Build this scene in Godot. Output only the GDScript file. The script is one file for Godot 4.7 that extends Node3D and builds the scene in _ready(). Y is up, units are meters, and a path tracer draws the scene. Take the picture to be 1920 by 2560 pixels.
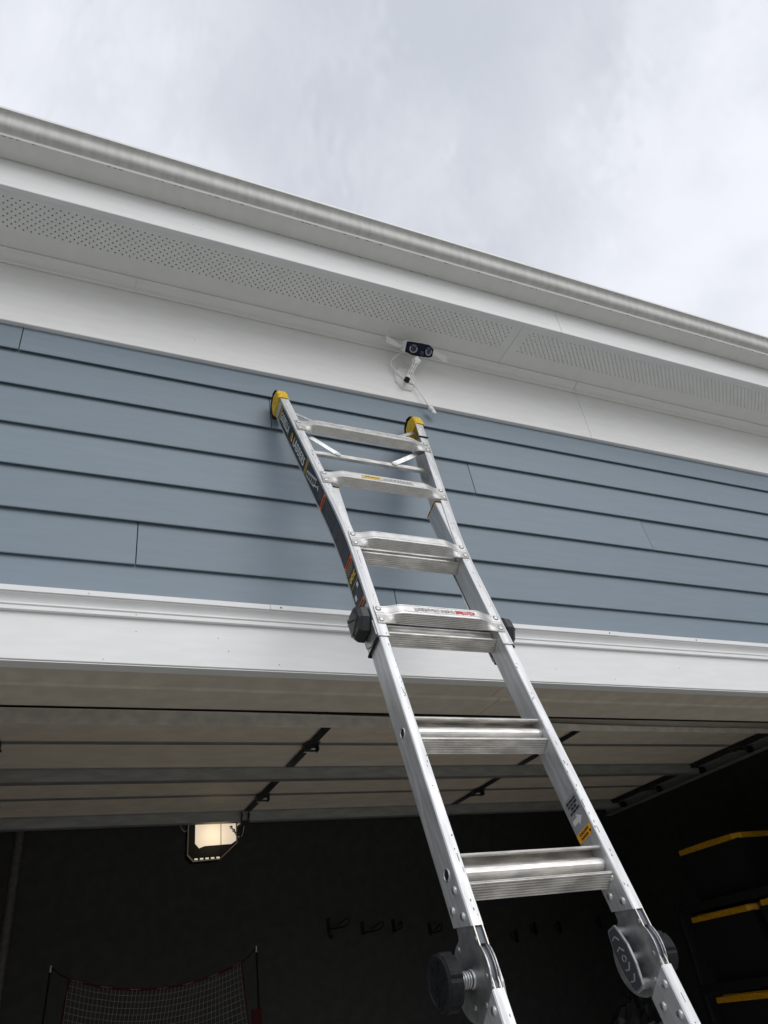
extends Node3D

# ---------------------------------------------------------------- helpers
var rng := RandomNumberGenerator.new()
var M := {}
var XW := Transform3D(Basis(Vector3(0, 0, 1), Vector3(0, 1, 0), Vector3(1, 0, 0)), Vector3.ZERO)  # profile (z, y) swept along world x
var used := {}

func numbered(called: String) -> String:
	if not used.has(called):
		used[called] = 0
		return called
	used[called] += 1
	return "%s_%03d" % [called, used[called]]

func ST() -> SurfaceTool:
	var st := SurfaceTool.new()
	st.begin(Mesh.PRIMITIVE_TRIANGLES)
	st.set_smooth_group(-1)
	return st

func tri(st: SurfaceTool, a: Vector3, b: Vector3, c: Vector3, n: Vector3) -> void:
	if (c - a).cross(b - a).dot(n) < 0.0:
		st.add_vertex(a); st.add_vertex(c); st.add_vertex(b)
	else:
		st.add_vertex(a); st.add_vertex(b); st.add_vertex(c)

func quad(st: SurfaceTool, a: Vector3, b: Vector3, c: Vector3, d: Vector3, n: Vector3) -> void:
	tri(st, a, b, c, n)
	tri(st, a, c, d, n)

func area2(p: PackedVector2Array) -> float:
	var s := 0.0
	for i in p.size():
		var q := p[(i + 1) % p.size()]
		s += p[i].x * q.y - q.x * p[i].y
	return s

# profile in local xy swept along local z
func ext(st: SurfaceTool, p: PackedVector2Array, xf: Transform3D, l0: float, l1: float, caps := true) -> void:
	var w := 1.0 if area2(p) > 0.0 else -1.0
	var n := p.size()
	for i in n:
		var a := p[i]
		var b := p[(i + 1) % n]
		var o := xf.basis * (Vector3((b - a).y, -(b - a).x, 0) * w)
		quad(st, xf * Vector3(a.x, a.y, l0), xf * Vector3(b.x, b.y, l0), xf * Vector3(b.x, b.y, l1), xf * Vector3(a.x, a.y, l1), o)
	if caps:
		var t := Geometry2D.triangulate_polygon(p)
		var zn := xf.basis * Vector3(0, 0, 1) * signf(l1 - l0)
		for i in range(0, t.size(), 3):
			var a := p[t[i]]
			var b := p[t[i + 1]]
			var c := p[t[i + 2]]
			tri(st, xf * Vector3(a.x, a.y, l0), xf * Vector3(b.x, b.y, l0), xf * Vector3(c.x, c.y, l0), -zn)
			tri(st, xf * Vector3(a.x, a.y, l1), xf * Vector3(b.x, b.y, l1), xf * Vector3(c.x, c.y, l1), zn)

func rect(w: float, h: float, c: float) -> PackedVector2Array:
	var x := w * 0.5
	var y := h * 0.5
	if c <= 0.0:
		return PackedVector2Array([Vector2(-x, -y), Vector2(x, -y), Vector2(x, y), Vector2(-x, y)])
	return PackedVector2Array([Vector2(-x + c, -y), Vector2(x - c, -y), Vector2(x, -y + c), Vector2(x, y - c), Vector2(x - c, y), Vector2(-x + c, y), Vector2(-x, y - c), Vector2(-x, -y + c)])

# chamfered box between two corners, long edges along its longest side
func box(st: SurfaceTool, lo: Vector3, hi: Vector3, c := 0.0, xf := Transform3D.IDENTITY) -> void:
	var s := hi - lo
	var m := (lo + hi) * 0.5
	var b: Basis
	var dims: Vector3
	if s.x >= s.y and s.x >= s.z:
		b = Basis(Vector3(0, 0, 1), Vector3(0, 1, 0), Vector3(1, 0, 0)); dims = Vector3(s.z, s.y, s.x)
	elif s.y >= s.z:
		b = Basis(Vector3(1, 0, 0), Vector3(0, 0, 1), Vector3(0, 1, 0)); dims = Vector3(s.x, s.z, s.y)
	else:
		b = Basis.IDENTITY; dims = s
	ext(st, rect(dims.x, dims.y, c), xf * Transform3D(b, m), -dims.z * 0.5, dims.z * 0.5)

func axis_frame(a: Vector3, b: Vector3, up := Vector3.UP) -> Transform3D:
	var z := (b - a).normalized()
	if absf(z.dot(up)) > 0.99:
		up = Vector3(1, 0, 0) if absf(z.x) < 0.9 else Vector3(0, 1, 0)
	var x := up.cross(z).normalized()
	return Transform3D(Basis(x, z.cross(x), z), a)

func bar(st: SurfaceTool, a: Vector3, b: Vector3, w: float, h: float, c := 0.0, up := Vector3.UP) -> void:
	ext(st, rect(w, h, c), axis_frame(a, b, up), 0.0, a.distance_to(b))

# profile of (radius, height) turned round the line from a towards b; smooth
func lathe(st: SurfaceTool, a: Vector3, dir: Vector3, p: PackedVector2Array, seg := 16, smooth := true) -> void:
	var f := axis_frame(a, a + dir)
	st.set_smooth_group(0 if smooth else -1)
	for i in p.size() - 1:
		for k in seg:
			var t0 := TAU * k / seg
			var t1 := TAU * (k + 1) / seg
			var d := p[i + 1] - p[i]
			var tm := (t0 + t1) * 0.5
			var o := f.basis * (Vector3(cos(tm), sin(tm), 0) * d.y + Vector3(0, 0, -d.x))
			var A := f * Vector3(cos(t0) * p[i].x, sin(t0) * p[i].x, p[i].y)
			var B := f * Vector3(cos(t1) * p[i].x, sin(t1) * p[i].x, p[i].y)
			var C := f * Vector3(cos(t1) * p[i + 1].x, sin(t1) * p[i + 1].x, p[i + 1].y)
			var D := f * Vector3(cos(t0) * p[i + 1].x, sin(t0) * p[i + 1].x, p[i + 1].y)
			if p[i].x < 1e-6: tri(st, A, C, D, o)
			elif p[i + 1].x < 1e-6: tri(st, A, B, C, o)
			else: quad(st, A, B, C, D, o)
	st.set_smooth_group(-1)

func cyl(st: SurfaceTool, a: Vector3, b: Vector3, r: float, seg := 14, r1 := -1.0) -> void:
	if r1 < 0.0: r1 = r
	var L := a.distance_to(b)
	var d := b - a
	lathe(st, a, d, PackedVector2Array([Vector2(r, 0), Vector2(r1, L)]), seg)
	lathe(st, a, d, PackedVector2Array([Vector2(0, 0), Vector2(r, 0)]), seg, false)
	lathe(st, a, d, PackedVector2Array([Vector2(r1, L), Vector2(0, L)]), seg, false)

func dome(st: SurfaceTool, a: Vector3, dir: Vector3, r: float, h: float, seg := 12) -> void:
	lathe(st, a, dir, PackedVector2Array([Vector2(r, 0), Vector2(r * 0.95, h * 0.45), Vector2(r * 0.72, h * 0.8), Vector2(r * 0.35, h * 0.97), Vector2(0, h)]), seg)

func tube(st: SurfaceTool, pts: Array, r: float, seg := 8) -> void:
	var c := Curve3D.new()
	for i in pts.size():
		var t: Vector3 = (pts[mini(i + 1, pts.size() - 1)] - pts[maxi(i - 1, 0)]) / 6.0
		c.add_point(pts[i], -t, t)
	var L := c.get_baked_length()
	var n := maxi(4, int(L / (r * 3.0)))
	n = mini(n, 80)
	st.set_smooth_group(0)
	var prev := []
	var fx := Vector3.ZERO
	for i in n + 1:
		var p := c.sample_baked(L * i / n, true)
		var q := c.sample_baked(minf(L, L * i / n + 0.001), true) - c.sample_baked(maxf(0.0, L * i / n - 0.001), true)
		q = q.normalized()
		if fx == Vector3.ZERO: fx = (Vector3.UP if absf(q.y) < 0.9 else Vector3.RIGHT).cross(q).normalized()
		fx = (fx - q * fx.dot(q)).normalized()
		var fy := q.cross(fx)
		var ring := []
		for k in seg: ring.append(p + (fx * cos(TAU * k / seg) + fy * sin(TAU * k / seg)) * r)
		if prev.size():
			for k in seg:
				var k1 := (k + 1) % seg
				quad(st, prev[k], prev[k1], ring[k1], ring[k], (prev[k] + ring[k1]) * 0.5 - p)
		if i == 0 or i == n:
			for k in range(1, seg - 1): tri(st, ring[0], ring[k], ring[k + 1], -q if i == 0 else q)
		prev = ring
	st.set_smooth_group(-1)

func obj(called: String, st: SurfaceTool, m: Material, parent: Node3D = self) -> MeshInstance3D:
	st.generate_normals()
	var o := MeshInstance3D.new()
	o.mesh = st.commit()
	o.material_override = m
	o.name = numbered(called) if parent == self else called
	parent.add_child(o, true)
	return o

func tag(o: Node3D, label: String, category: String, group := "") -> Node3D:
	o.set_meta("label", label)
	o.set_meta("category", category)
	if group != "": o.set_meta("group", group)
	return o

func thing(called: String, label: String, category: String, at := Vector3.ZERO, group := "") -> Node3D:
	var o := Node3D.new()
	o.name = numbered(called)
	add_child(o)
	o.position = at
	return tag(o, label, category, group)

func struct(called: String, st: SurfaceTool, m: Material) -> void:
	obj(called, st, m).set_meta("kind", "structure")

func words(text: String, height: float, m: Material, parent: Node3D, at: Vector3, right: Vector3, up: Vector3, width := -1.0, called := "lettering") -> void:
	var t := TextMesh.new()
	var f := SystemFont.new()
	f.font_names = PackedStringArray(["Droid Sans"])
	f.font_weight = 700
	t.font = f
	t.font_size = 64
	t.text = text
	t.depth = 0.3
	t.pixel_size = 0.01
	t.curve_step = 1.0
	var ab := t.get_aabb()
	var sy := height / maxf(ab.size.y, 0.01)
	var sx := sy if width < 0.0 else width / maxf(ab.size.x, 0.01)
	var o := MeshInstance3D.new()
	o.mesh = t
	o.material_override = m
	o.name = called
	var r := right.normalized()
	var u := up.normalized()
	var n := r.cross(u)
	var c := ab.position + ab.size * 0.5
	o.transform = Transform3D(Basis(r * sx, u * sy, n * 0.002), at - r * sx * c.x - u * sy * c.y - n * 0.002 * c.z)
	parent.add_child(o, true)

# ---------------------------------------------------------------- materials
func noise_tex(freq: float, oct: int, a: Color, b: Color, normal := 0.0, seed_ := 1, lo := 0.25, hi := 0.75, size := 512) -> NoiseTexture2D:
	var t := NoiseTexture2D.new()
	var n := FastNoiseLite.new()
	n.noise_type = FastNoiseLite.TYPE_SIMPLEX_SMOOTH
	n.frequency = freq
	n.fractal_octaves = oct
	n.seed = seed_
	t.noise = n
	t.width = size
	t.height = size
	t.seamless = true
	t.seamless_blend_skirt = 0.3
	t.generate_mipmaps = true
	if normal > 0.0:
		t.as_normal_map = true
		t.bump_strength = normal
	else:
		var g := Gradient.new()
		g.offsets = PackedFloat32Array([lo, hi])
		g.colors = PackedColorArray([a, b])
		t.color_ramp = g
	return t

func lin(r: float, g: float, b: float) -> Color:
	return Color(r, g, b).linear_to_srgb()

func mat(col: Color, rough: float, metal := 0.0, vary := 0.06, scale := Vector3(2, 2, 2), bump := 0.0, seed_ := 1, freq := 0.02, oct := 5, local := false) -> StandardMaterial3D:
	var m := StandardMaterial3D.new()
	m.roughness = rough
	m.metallic = metal
	m.uv1_triplanar = true
	m.uv1_world_triplanar = not local
	m.uv1_scale = scale
	if vary > 0.0:
		m.albedo_color = Color.WHITE
		m.albedo_texture = noise_tex(freq, oct, col * (1.0 - vary), Color(minf(1, col.r * (1.0 + vary * 0.6)), minf(1, col.g * (1.0 + vary * 0.6)), minf(1, col.b * (1.0 + vary * 0.6))), 0.0, seed_)
	else:
		m.albedo_color = col
	if bump > 0.0:
		m.normal_enabled = true
		m.normal_texture = noise_tex(freq * 2.0, oct, col, col, bump, seed_ + 7)
		m.normal_scale = 1.0
	return m

func plain(col: Color, rough: float, metal := 0.0) -> StandardMaterial3D:
	var m := StandardMaterial3D.new()
	m.albedo_color = col
	m.roughness = rough
	m.metallic = metal
	return m

func rough_map(m: StandardMaterial3D, lo: float, hi: float, seed_: int, freq := 0.03) -> void:
	m.roughness = 1.0
	m.roughness_texture = noise_tex(freq, 5, Color(lo, lo, lo), Color(hi, hi, hi), 0.0, seed_)
	m.roughness_texture_channel = BaseMaterial3D.TEXTURE_CHANNEL_RED

func materials() -> void:
	M.white = mat(lin(0.82, 0.822, 0.822), 0.42, 0.0, 0.012, Vector3(0.5, 3, 3), 0.0, 3, 0.02, 6)
	M.frieze = mat(lin(0.84, 0.835, 0.825), 0.5, 0.0, 0.012, Vector3(0.5, 3, 3), 0.0, 5, 0.02, 6)
	M.soffit = mat(lin(0.80, 0.795, 0.775), 0.55, 0.0, 0.01, Vector3(0.9, 0.9, 0.9), 0.0, 9, 0.02, 5)
	M.gutter = mat(lin(0.74, 0.735, 0.72), 0.6, 0.0, 0.012, Vector3(1.4, 0.35, 0.5), 0.0, 11, 0.02, 6)
	M.gutter_face = mat(lin(0.64, 0.635, 0.62), 0.55, 0.0, 0.05, Vector3(2.2, 0.3, 0.4), 0.0, 13, 0.02, 6)
	M.dirt = mat(lin(0.30, 0.28, 0.24), 0.8, 0.0, 0.4, Vector3(4, 4, 4), 0.0, 17, 0.03, 5)
	M.siding = []
	for i in 3:
		var k: float = [0.97, 1.0, 1.035][i]
		var s := mat(lin(0.186 * k, 0.239 * k, 0.289 * k), 0.5, 0.0, 0.015, Vector3(0.35, 3.0, 0.5), 0.10, 21 + i, 0.02, 6)
		M.siding.append(s)
	M.gap = plain(lin(0.03, 0.035, 0.04), 0.9)
	M.jamb = mat(lin(0.62, 0.555, 0.46), 0.5, 0.0, 0.04, Vector3(1.2, 1.2, 1.2), 0.2, 31, 0.015, 5)
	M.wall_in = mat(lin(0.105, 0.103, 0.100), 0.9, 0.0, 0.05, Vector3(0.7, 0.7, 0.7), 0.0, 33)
	M.concrete = mat(lin(0.41, 0.40, 0.375), 0.85, 0.0, 0.14, Vector3(0.5, 0.5, 0.5), 0.6, 35)
	M.floor_in = mat(lin(0.32, 0.31, 0.285), 0.7, 0.0, 0.14, Vector3(0.5, 0.5, 0.5), 0.4, 36)
	M.grass = mat(lin(0.075, 0.095, 0.045), 0.95, 0.0, 0.4, Vector3(0.9, 0.9, 0.9), 1.0, 37)
	M.shingle = mat(lin(0.07, 0.068, 0.066), 0.95, 0.0, 0.4, Vector3(6, 6, 6), 1.0, 39)
	M.door = mat(lin(0.84, 0.74, 0.60), 0.55, 0.0, 0.03, Vector3(0.5, 0.8, 0.8), 0.0, 41)
	M.galv = mat(lin(0.33, 0.335, 0.32), 0.5, 0.4, 0.06, Vector3(0.5, 2, 2), 0.0, 43, 0.02, 6)
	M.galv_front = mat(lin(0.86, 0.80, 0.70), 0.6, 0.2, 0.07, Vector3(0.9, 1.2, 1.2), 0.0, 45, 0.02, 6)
	M.dark_steel = mat(lin(0.055, 0.058, 0.062), 0.45, 0.5, 0.2, Vector3(2, 2, 2), 0.0, 47)
	# ladder metals keep their own (ladder) axes, so the drawing lines run along the rails
	M.rail = mat(lin(0.63, 0.637, 0.645), 0.4, 0.72, 0.05, Vector3(5, 0.5, 5), 0.0, 51, 0.02, 6, true)
	rough_map(M.rail, 0.42, 0.54, 53)
	M.rung = mat(lin(0.76, 0.74, 0.705), 0.35, 0.72, 0.12, Vector3(1.2, 4, 4), 0.0, 55, 0.02, 6, true)
	rough_map(M.rung, 0.34, 0.46, 57)
	M.tread = mat(lin(0.70, 0.69, 0.67), 0.35, 0.75, 0.05, Vector3(1.5, 4, 4), 0.0, 58, 0.02, 6, true)
	rough_map(M.tread, 0.27, 0.35, 59)
	M.hinge_metal = mat(lin(0.44, 0.445, 0.45), 0.42, 0.85, 0.10, Vector3(3, 3, 3), 0.0, 61, 0.02, 5, true)
	M.zinc = plain(lin(0.66, 0.67, 0.67), 0.3, 0.9)
	M.edge = plain(lin(0.75, 0.73, 0.66), 0.4, 0.5)
	M.black = mat(lin(0.013, 0.0135, 0.015), 0.5, 0.0, 0.2, Vector3(8, 8, 8), 0.15, 63, 0.02, 4, true)
	M.cover = plain(lin(0.02, 0.021, 0.023), 0.34)
	M.scuff = plain(lin(0.10, 0.095, 0.09), 0.8)
	M.lever = plain(lin(0.045, 0.047, 0.055), 0.5)
	M.core = plain(lin(0.12, 0.125, 0.15), 0.5)
	M.rubber = mat(lin(0.018, 0.018, 0.018), 0.8, 0.0, 0.2, Vector3(8, 8, 8), 0.2, 65, 0.02, 4, true)
	for b in [M.black, M.rubber]: b.metallic_specular = 0.28
	M.yellow = mat(lin(0.78, 0.50, 0.018), 0.45, 0.0, 0.12, Vector3(7, 7, 7), 0.25, 67, 0.02, 5, true)
	M.label = mat(lin(0.016, 0.018, 0.022), 0.38, 0.0, 0.3, Vector3(8, 3, 8), 0.0, 69, 0.02, 4, true)
	M.print_white = plain(lin(0.62, 0.64, 0.66), 0.45)
	M.print_grey = plain(lin(0.11, 0.115, 0.125), 0.45)
	M.print_yellow = plain(lin(0.72, 0.47, 0.02), 0.45)
	M.print_orange = plain(lin(0.62, 0.12, 0.02), 0.45)
	M.amber = plain(lin(0.78, 0.36, 0.01), 0.45)
	M.print_black = plain(lin(0.015, 0.015, 0.015), 0.5)
	M.sticker_grey = plain(lin(0.26, 0.26, 0.275), 0.45)
	M.arrow = plain(lin(0.60, 0.60, 0.60), 0.5)
	M.sticker_worn = mat(lin(0.55, 0.54, 0.52), 0.6, 0.0, 0.55, Vector3(22, 40, 22), 0.0, 71, 0.03, 4, true)
	M.sticker_gold = mat(lin(0.72, 0.47, 0.06), 0.5, 0.0, 0.25, Vector3(20, 40, 20), 0.0, 73, 0.03, 4, true)
	M.sticker_red = mat(lin(0.60, 0.05, 0.07), 0.5, 0.0, 0.3, Vector3(20, 40, 20), 0.0, 75, 0.03, 4, true)
	M.plastic = mat(lin(0.86, 0.855, 0.84), 0.45, 0.0, 0.02, Vector3(3, 3, 3), 0.0, 77)
	M.plastic_shade = plain(lin(0.36, 0.34, 0.32), 0.5)
	M.glass_dark = plain(lin(0.006, 0.008, 0.028), 0.18)
	M.glass_dark.metallic_specular = 0.3
	M.lens_ring = plain(lin(0.03, 0.03, 0.05), 0.3)
	M.led = plain(lin(0.55, 0.55, 0.52), 0.3)
	M.rust = plain(lin(0.28, 0.13, 0.04), 0.9)
	M.nail = plain(lin(0.70, 0.69, 0.66), 0.5)
	M.net_white = plain(lin(0.42, 0.40, 0.36), 0.9)
	M.net_red = mat(lin(0.09, 0.006, 0.010), 0.8, 0.0, 0.15, Vector3(5, 5, 5), 0.0, 79)
	M.bin = plain(lin(0.010, 0.010, 0.011), 0.6)
	M.lid = mat(lin(0.72, 0.36, 0.01), 0.6, 0.0, 0.08, Vector3(3, 3, 3), 0.0, 81)
	M.bag = plain(lin(0.03, 0.03, 0.032), 0.15)
	M.pipe = mat(lin(0.20, 0.19, 0.18), 0.6, 0.0, 0.08, Vector3(2, 2, 2), 0.0, 83)

# ---------------------------------------------------------------- sky
func make_sky() -> ImageTexture:
	var w := 1024
	var h := 512
	var img := Image.create(w, h, false, Image.FORMAT_RGBF)
	var n1 := FastNoiseLite.new()
	n1.seed = 5
	n1.frequency = 1.5
	n1.fractal_octaves = 5
	n1.fractal_gain = 0.45
	var n2 := FastNoiseLite.new()
	n2.seed = 12
	n2.frequency = 2.6
	n2.fractal_octaves = 4
	n2.domain_warp_enabled = true
	n2.domain_warp_amplitude = 0.25
	n2.domain_warp_frequency = 1.5
	for y in h:
		var th := PI * (y + 0.5) / h
		var up := cos(th)
		for x in w:
			var ph := TAU * (x + 0.5) / w
			var d := Vector3(sin(ph) * sin(th), up, -cos(ph) * sin(th))
			# clouds lie in a layer: stretch towards the horizon
			var q := Vector3(d.x, 0.0, d.z) / (absf(up) + 0.35) + Vector3(0, up * 0.5, 0)
			var c := 0.575 + 0.85 * n1.get_noise_3dv(q) + 0.46 * n2.get_noise_3dv(q)
			c = clampf(c, 0.0, 1.0)
			c = c * c * (3.0 - 2.0 * c)
			var col := Color(0.59, 0.625, 0.70).lerp(Color(0.90, 0.925, 0.99), c)
			if up < 0.25:
				var t := clampf((0.25 - up) / 0.25, 0.0, 1.0)
				col = col.lerp(Color(0.72, 0.745, 0.79), t)
			if up < 0.0: col = Color(0.25, 0.25, 0.24)
			img.set_pixel(x, y, col)
	return ImageTexture.create_from_image(img)

# ---------------------------------------------------------------- the place
const CAM := Vector3(0, 1.6, 2.0)
const YC := 4.02       # soffit height
const ZF := 0.326      # fascia plane

func _ready() -> void:
	rng.seed = 4
	var cam := Camera3D.new()
	cam.name = "camera"
	cam.transform = Transform3D(Basis(Vector3(0.914137, -0.124781, 0.385725), Vector3(-0.124439, 0.819158, 0.559906), Vector3(-0.385836, -0.559830, 0.733295)), CAM)
	cam.fov = rad_to_deg(2.0 * atan(1280.0 / 1858.16))
	cam.near = 0.02
	cam.far = 2000.0
	add_child(cam)
	cam.current = true

	var env := Environment.new()
	env.background_mode = Environment.BG_SKY
	var sky := Sky.new()
	var sm := PanoramaSkyMaterial.new()
	sm.panorama = make_sky()
	sky.sky_material = sm
	env.sky = sky
	env.background_energy_multiplier = 1.0
	env.tonemap_mode = Environment.TONE_MAPPER_LINEAR
	env.tonemap_exposure = 1.0
	env.sdfgi_enabled = true
	env.ssao_enabled = true
	env.ssil_enabled = true
	var we := WorldEnvironment.new()
	we.name = "world_environment"
	we.environment = env
	add_child(we)

	var sun := DirectionalLight3D.new()
	sun.name = "sun"
	sun.light_energy = 0.38
	sun.light_color = Color(1.0, 0.985, 0.965)
	sun.light_angular_distance = 46.0
	sun.shadow_enabled = true
	add_child(sun)
	sun.look_at_from_position(Vector3(0.34, 0.78, 1.0), Vector3.ZERO, Vector3.UP)

	materials()
	setting()
	house()
	garage_door()
	ladder()
	security_camera()
	garage_things()

func setting() -> void:
	var g := ST()
	quad(g, Vector3(-400, -0.012, -400), Vector3(400, -0.012, -400), Vector3(400, -0.012, 400), Vector3(-400, -0.012, 400), Vector3.UP)
	struct("ground", g, M.grass)
	var d := ST()
	quad(d, Vector3(-3.5, -0.004, 0.1), Vector3(8.5, -0.004, 0.1), Vector3(8.5, -0.004, 14), Vector3(-3.5, -0.004, 14), Vector3.UP)
	struct("driveway", d, M.concrete)
	var p := ST()
	quad(p, Vector3(-60, -0.008, 13.8), Vector3(60, -0.008, 13.8), Vector3(60, -0.008, 22), Vector3(-60, -0.008, 22), Vector3.UP)
	struct("road", p, mat(lin(0.06, 0.06, 0.06), 0.9, 0.0, 0.2, Vector3(0.6, 0.6, 0.6), 0.6, 91))
	var f := ST()
	quad(f, Vector3(-1.3, 0.002, -5.4), Vector3(5.9, 0.002, -5.4), Vector3(5.9, 0.002, 0.1), Vector3(-1.3, 0.002, 0.1), Vector3.UP)
	struct("garage_floor", f, M.floor_in)

func sweep_x(parent: Node3D, called: String, pts: Array, x0: float, x1: float, m: Material) -> MeshInstance3D:
	var s := ST()
	ext(s, PackedVector2Array(pts), XW, x0, x1)
	return obj(called, s, m, parent)

func slab(parent: Node3D, called: String, lo: Vector3, hi: Vector3, m: Material, c := 0.0) -> MeshInstance3D:
	var s := ST()
	box(s, lo, hi, c)
	return obj(called, s, m, parent)

func house() -> void:
	var H := thing("house", "house with blue grey lap siding, white eave trim and an open garage below", "house", Vector3(1.8, 0, -2.6))
	var off := -H.position
	var R := Node3D.new()   # builds in world places; its meshes move to the house below
	add_child(R)
	R.name = "builder"
	# walls behind the cladding and of the garage room
	slab(R, "wall", Vector3(-3.0, 2.52, -0.292), Vector3(8.0, 4.3, -0.012), M.wall_in)
	slab(R, "wall", Vector3(-3.0, 0, -0.292), Vector3(-0.72, 2.52, -0.006), M.white)
	slab(R, "wall", Vector3(4.30, 0, -0.292), Vector3(8.0, 2.52, -0.006), M.white)
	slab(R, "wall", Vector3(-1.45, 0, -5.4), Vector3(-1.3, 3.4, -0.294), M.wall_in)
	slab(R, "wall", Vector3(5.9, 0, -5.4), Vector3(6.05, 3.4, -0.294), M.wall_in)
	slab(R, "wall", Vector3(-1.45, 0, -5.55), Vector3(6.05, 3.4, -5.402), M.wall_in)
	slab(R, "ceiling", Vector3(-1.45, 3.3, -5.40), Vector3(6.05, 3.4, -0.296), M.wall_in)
	# roof: deck and shingle courses
	var pitch := 0.42
	sweep_x(R, "roof", [Vector2(ZF - 0.005, 4.262), Vector2(ZF - 0.005, 4.235), Vector2(-6.0, 4.235 + 6.3 * pitch), Vector2(-6.0, 4.262 + 6.3 * pitch)], -3.3, 8.3, M.shingle)
	var sh := ST()
	for i in 44:
		var z0 := ZF + 0.02 - i * 0.14
		var y0 := 4.266 + (ZF - z0) * pitch
		ext(sh, PackedVector2Array([Vector2(z0, y0 + 0.002), Vector2(z0, y0 + 0.009), Vector2(z0 - 0.16, y0 + 0.16 * pitch + 0.003), Vector2(z0 - 0.16, y0 + 0.16 * pitch)]), XW, -3.3, 8.3)
	obj("shingle_courses", sh, M.shingle, R).set_meta("kind", "stuff")
	# lap siding, every board between two joints on its own
	var rows := [
		[3.586, [-3.0, -0.225, 3.95, 8.0]], [3.430, [-3.0, 0.637, 4.6, 8.0]], [3.270, [-3.0, -1.6, 1.466, 5.1, 8.0]],
		[3.109, [-3.0, -0.9, 2.310, 6.0, 8.0]], [2.952, [-3.0, 3.6, 8.0]], [2.797, [-3.0, 0.196, 3.9, 8.0]], [2.640, [-3.0, -2.0, 1.043, 4.6, 8.0]]]
	for r in rows.size():
		var yb: float = rows[r][0]
		var js: Array = rows[r][1]
		for i in js.size() - 1:
			var a: float = js[i] + 0.0016
			var b: float = js[i + 1] - 0.0016
			var dz := rng.randf_range(-0.0006, 0.0006)
			var yt := yb + 0.172
			sweep_x(R, "siding_board", [Vector2(0.0118 + dz, yb + 0.0008), Vector2(0.0143 + dz, yb + 0.0006), Vector2(0.0155 + dz, yb + 0.003), Vector2(0.0022 + dz, yt), Vector2(-0.007, yt), Vector2(-0.007, yb + 0.020), Vector2(0.0040 + dz, yb + 0.0165)], a, b, M.siding[(r * 2 + i * 2 + (1 if r % 3 == 1 else 0)) % 3])
	# frieze board with its joint
	for s in [[-3.0, 2.1805], [2.1825, 8.0]]:
		sweep_x(R, "frieze_board", [Vector2(0.0, 3.702), Vector2(0.0235, 3.702), Vector2(0.025, 3.7035), Vector2(0.025, 4.016), Vector2(0.0, 4.016)], s[0], s[1], M.frieze)
	# crown mould under the soffit
	var crown := [Vector2(0.027, 4.018), Vector2(0.027, 3.986), Vector2(0.036, 3.986), Vector2(0.038, 3.988), Vector2(0.038, 3.991), Vector2(0.036, 3.993)]
	for i in 8:
		var t := PI * 0.5 * i / 7.0
		crown.append(Vector2(0.040 + 0.030 * (1.0 - cos(t)), 3.994 + 0.019 * sin(t)))
	crown.append(Vector2(0.074, 4.0135))
	crown.append(Vector2(0.074, 4.018))
	for s in [[-3.0, 0.1195], [0.1205, 2.1645], [2.1672, 8.0]]:
		sweep_x(R, "crown_moulding", crown, s[0], s[1], M.frieze)
	soffit(R)
	# fascia
	for s in [[-3.0, 1.9025], [1.9045, 8.0]]:
		sweep_x(R, "fascia_board", [Vector2(ZF - 0.018, YC - 0.012), Vector2(ZF - 0.0015, YC - 0.012), Vector2(ZF, YC - 0.0105), Vector2(ZF, 4.234), Vector2(ZF - 0.018, 4.234)], s[0], s[1], M.white)
	# gutter: sheet with an ogee front, outer skin then inner skin
	# back and floor of the gutter, then its ogee front
	sweep_x(R, "gutter", [Vector2(ZF + 0.002, 4.245), Vector2(ZF + 0.002, 4.153), Vector2(0.4085, 4.153), Vector2(0.4100, 4.1540), Vector2(0.4100, 4.1670), Vector2(0.4085, 4.1670), Vector2(0.4085, 4.1545), Vector2(ZF + 0.0035, 4.1545), Vector2(ZF + 0.0035, 4.245)], -3.3, 8.3, M.gutter)
	var gp := [Vector2(0.4100, 4.1675)]
	for i in 7:
		var t := PI * 0.5 * i / 6.0
		gp.append(Vector2(0.4100 + 0.0150 * (1.0 - cos(t)), 4.1675 + 0.0070 * sin(t)))
	for i in range(1, 8):
		var t := PI * 0.5 * i / 7.0
		gp.append(Vector2(0.4250 + 0.0150 * sin(t), 4.1745 + 0.0260 * (1.0 - cos(t))))
	gp.append(Vector2(0.4402, 4.2070))
	for i in range(1, 8):
		var t := PI * 0.5 * i / 7.0
		gp.append(Vector2(0.4402 + 0.0160 * (1.0 - cos(t)), 4.2070 + 0.0200 * sin(t)))
	for i in range(gp.size() - 1, -1, -1): gp.append(gp[i] + Vector2(-0.0018, 0.0008))
	sweep_x(R, "gutter_face", gp, -3.3, 8.3, M.gutter_face)
	sweep_x(R, "gutter_lip", [Vector2(0.4555, 4.2280), Vector2(0.4590, 4.2282), Vector2(0.4592, 4.2385), Vector2(0.4575, 4.2402), Vector2(0.4440, 4.2402), Vector2(0.4440, 4.2385), Vector2(0.4555, 4.2375)], -3.3, 8.3, M.white)
	# grime that has run along the drip edge of the gutter and its lip
	var gr := ST()
	for i in 240:
		var x := -0.7 + i * 0.018 + rng.randf_range(-0.006, 0.006)
		var w := rng.randf_range(0.004, 0.016)
		if rng.randf() < 0.22: box(gr, Vector3(x, 4.1524, 0.4060), Vector3(x + w, 4.1532, 0.4092 - rng.randf() * 0.001))
		if rng.randf() < 0.12: box(gr, Vector3(x, 4.1525, ZF + 0.0003), Vector3(x + w, 4.1552, ZF + 0.0016))
	obj("gutter_grime", gr, M.dirt, R).set_meta("kind", "stuff")
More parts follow.
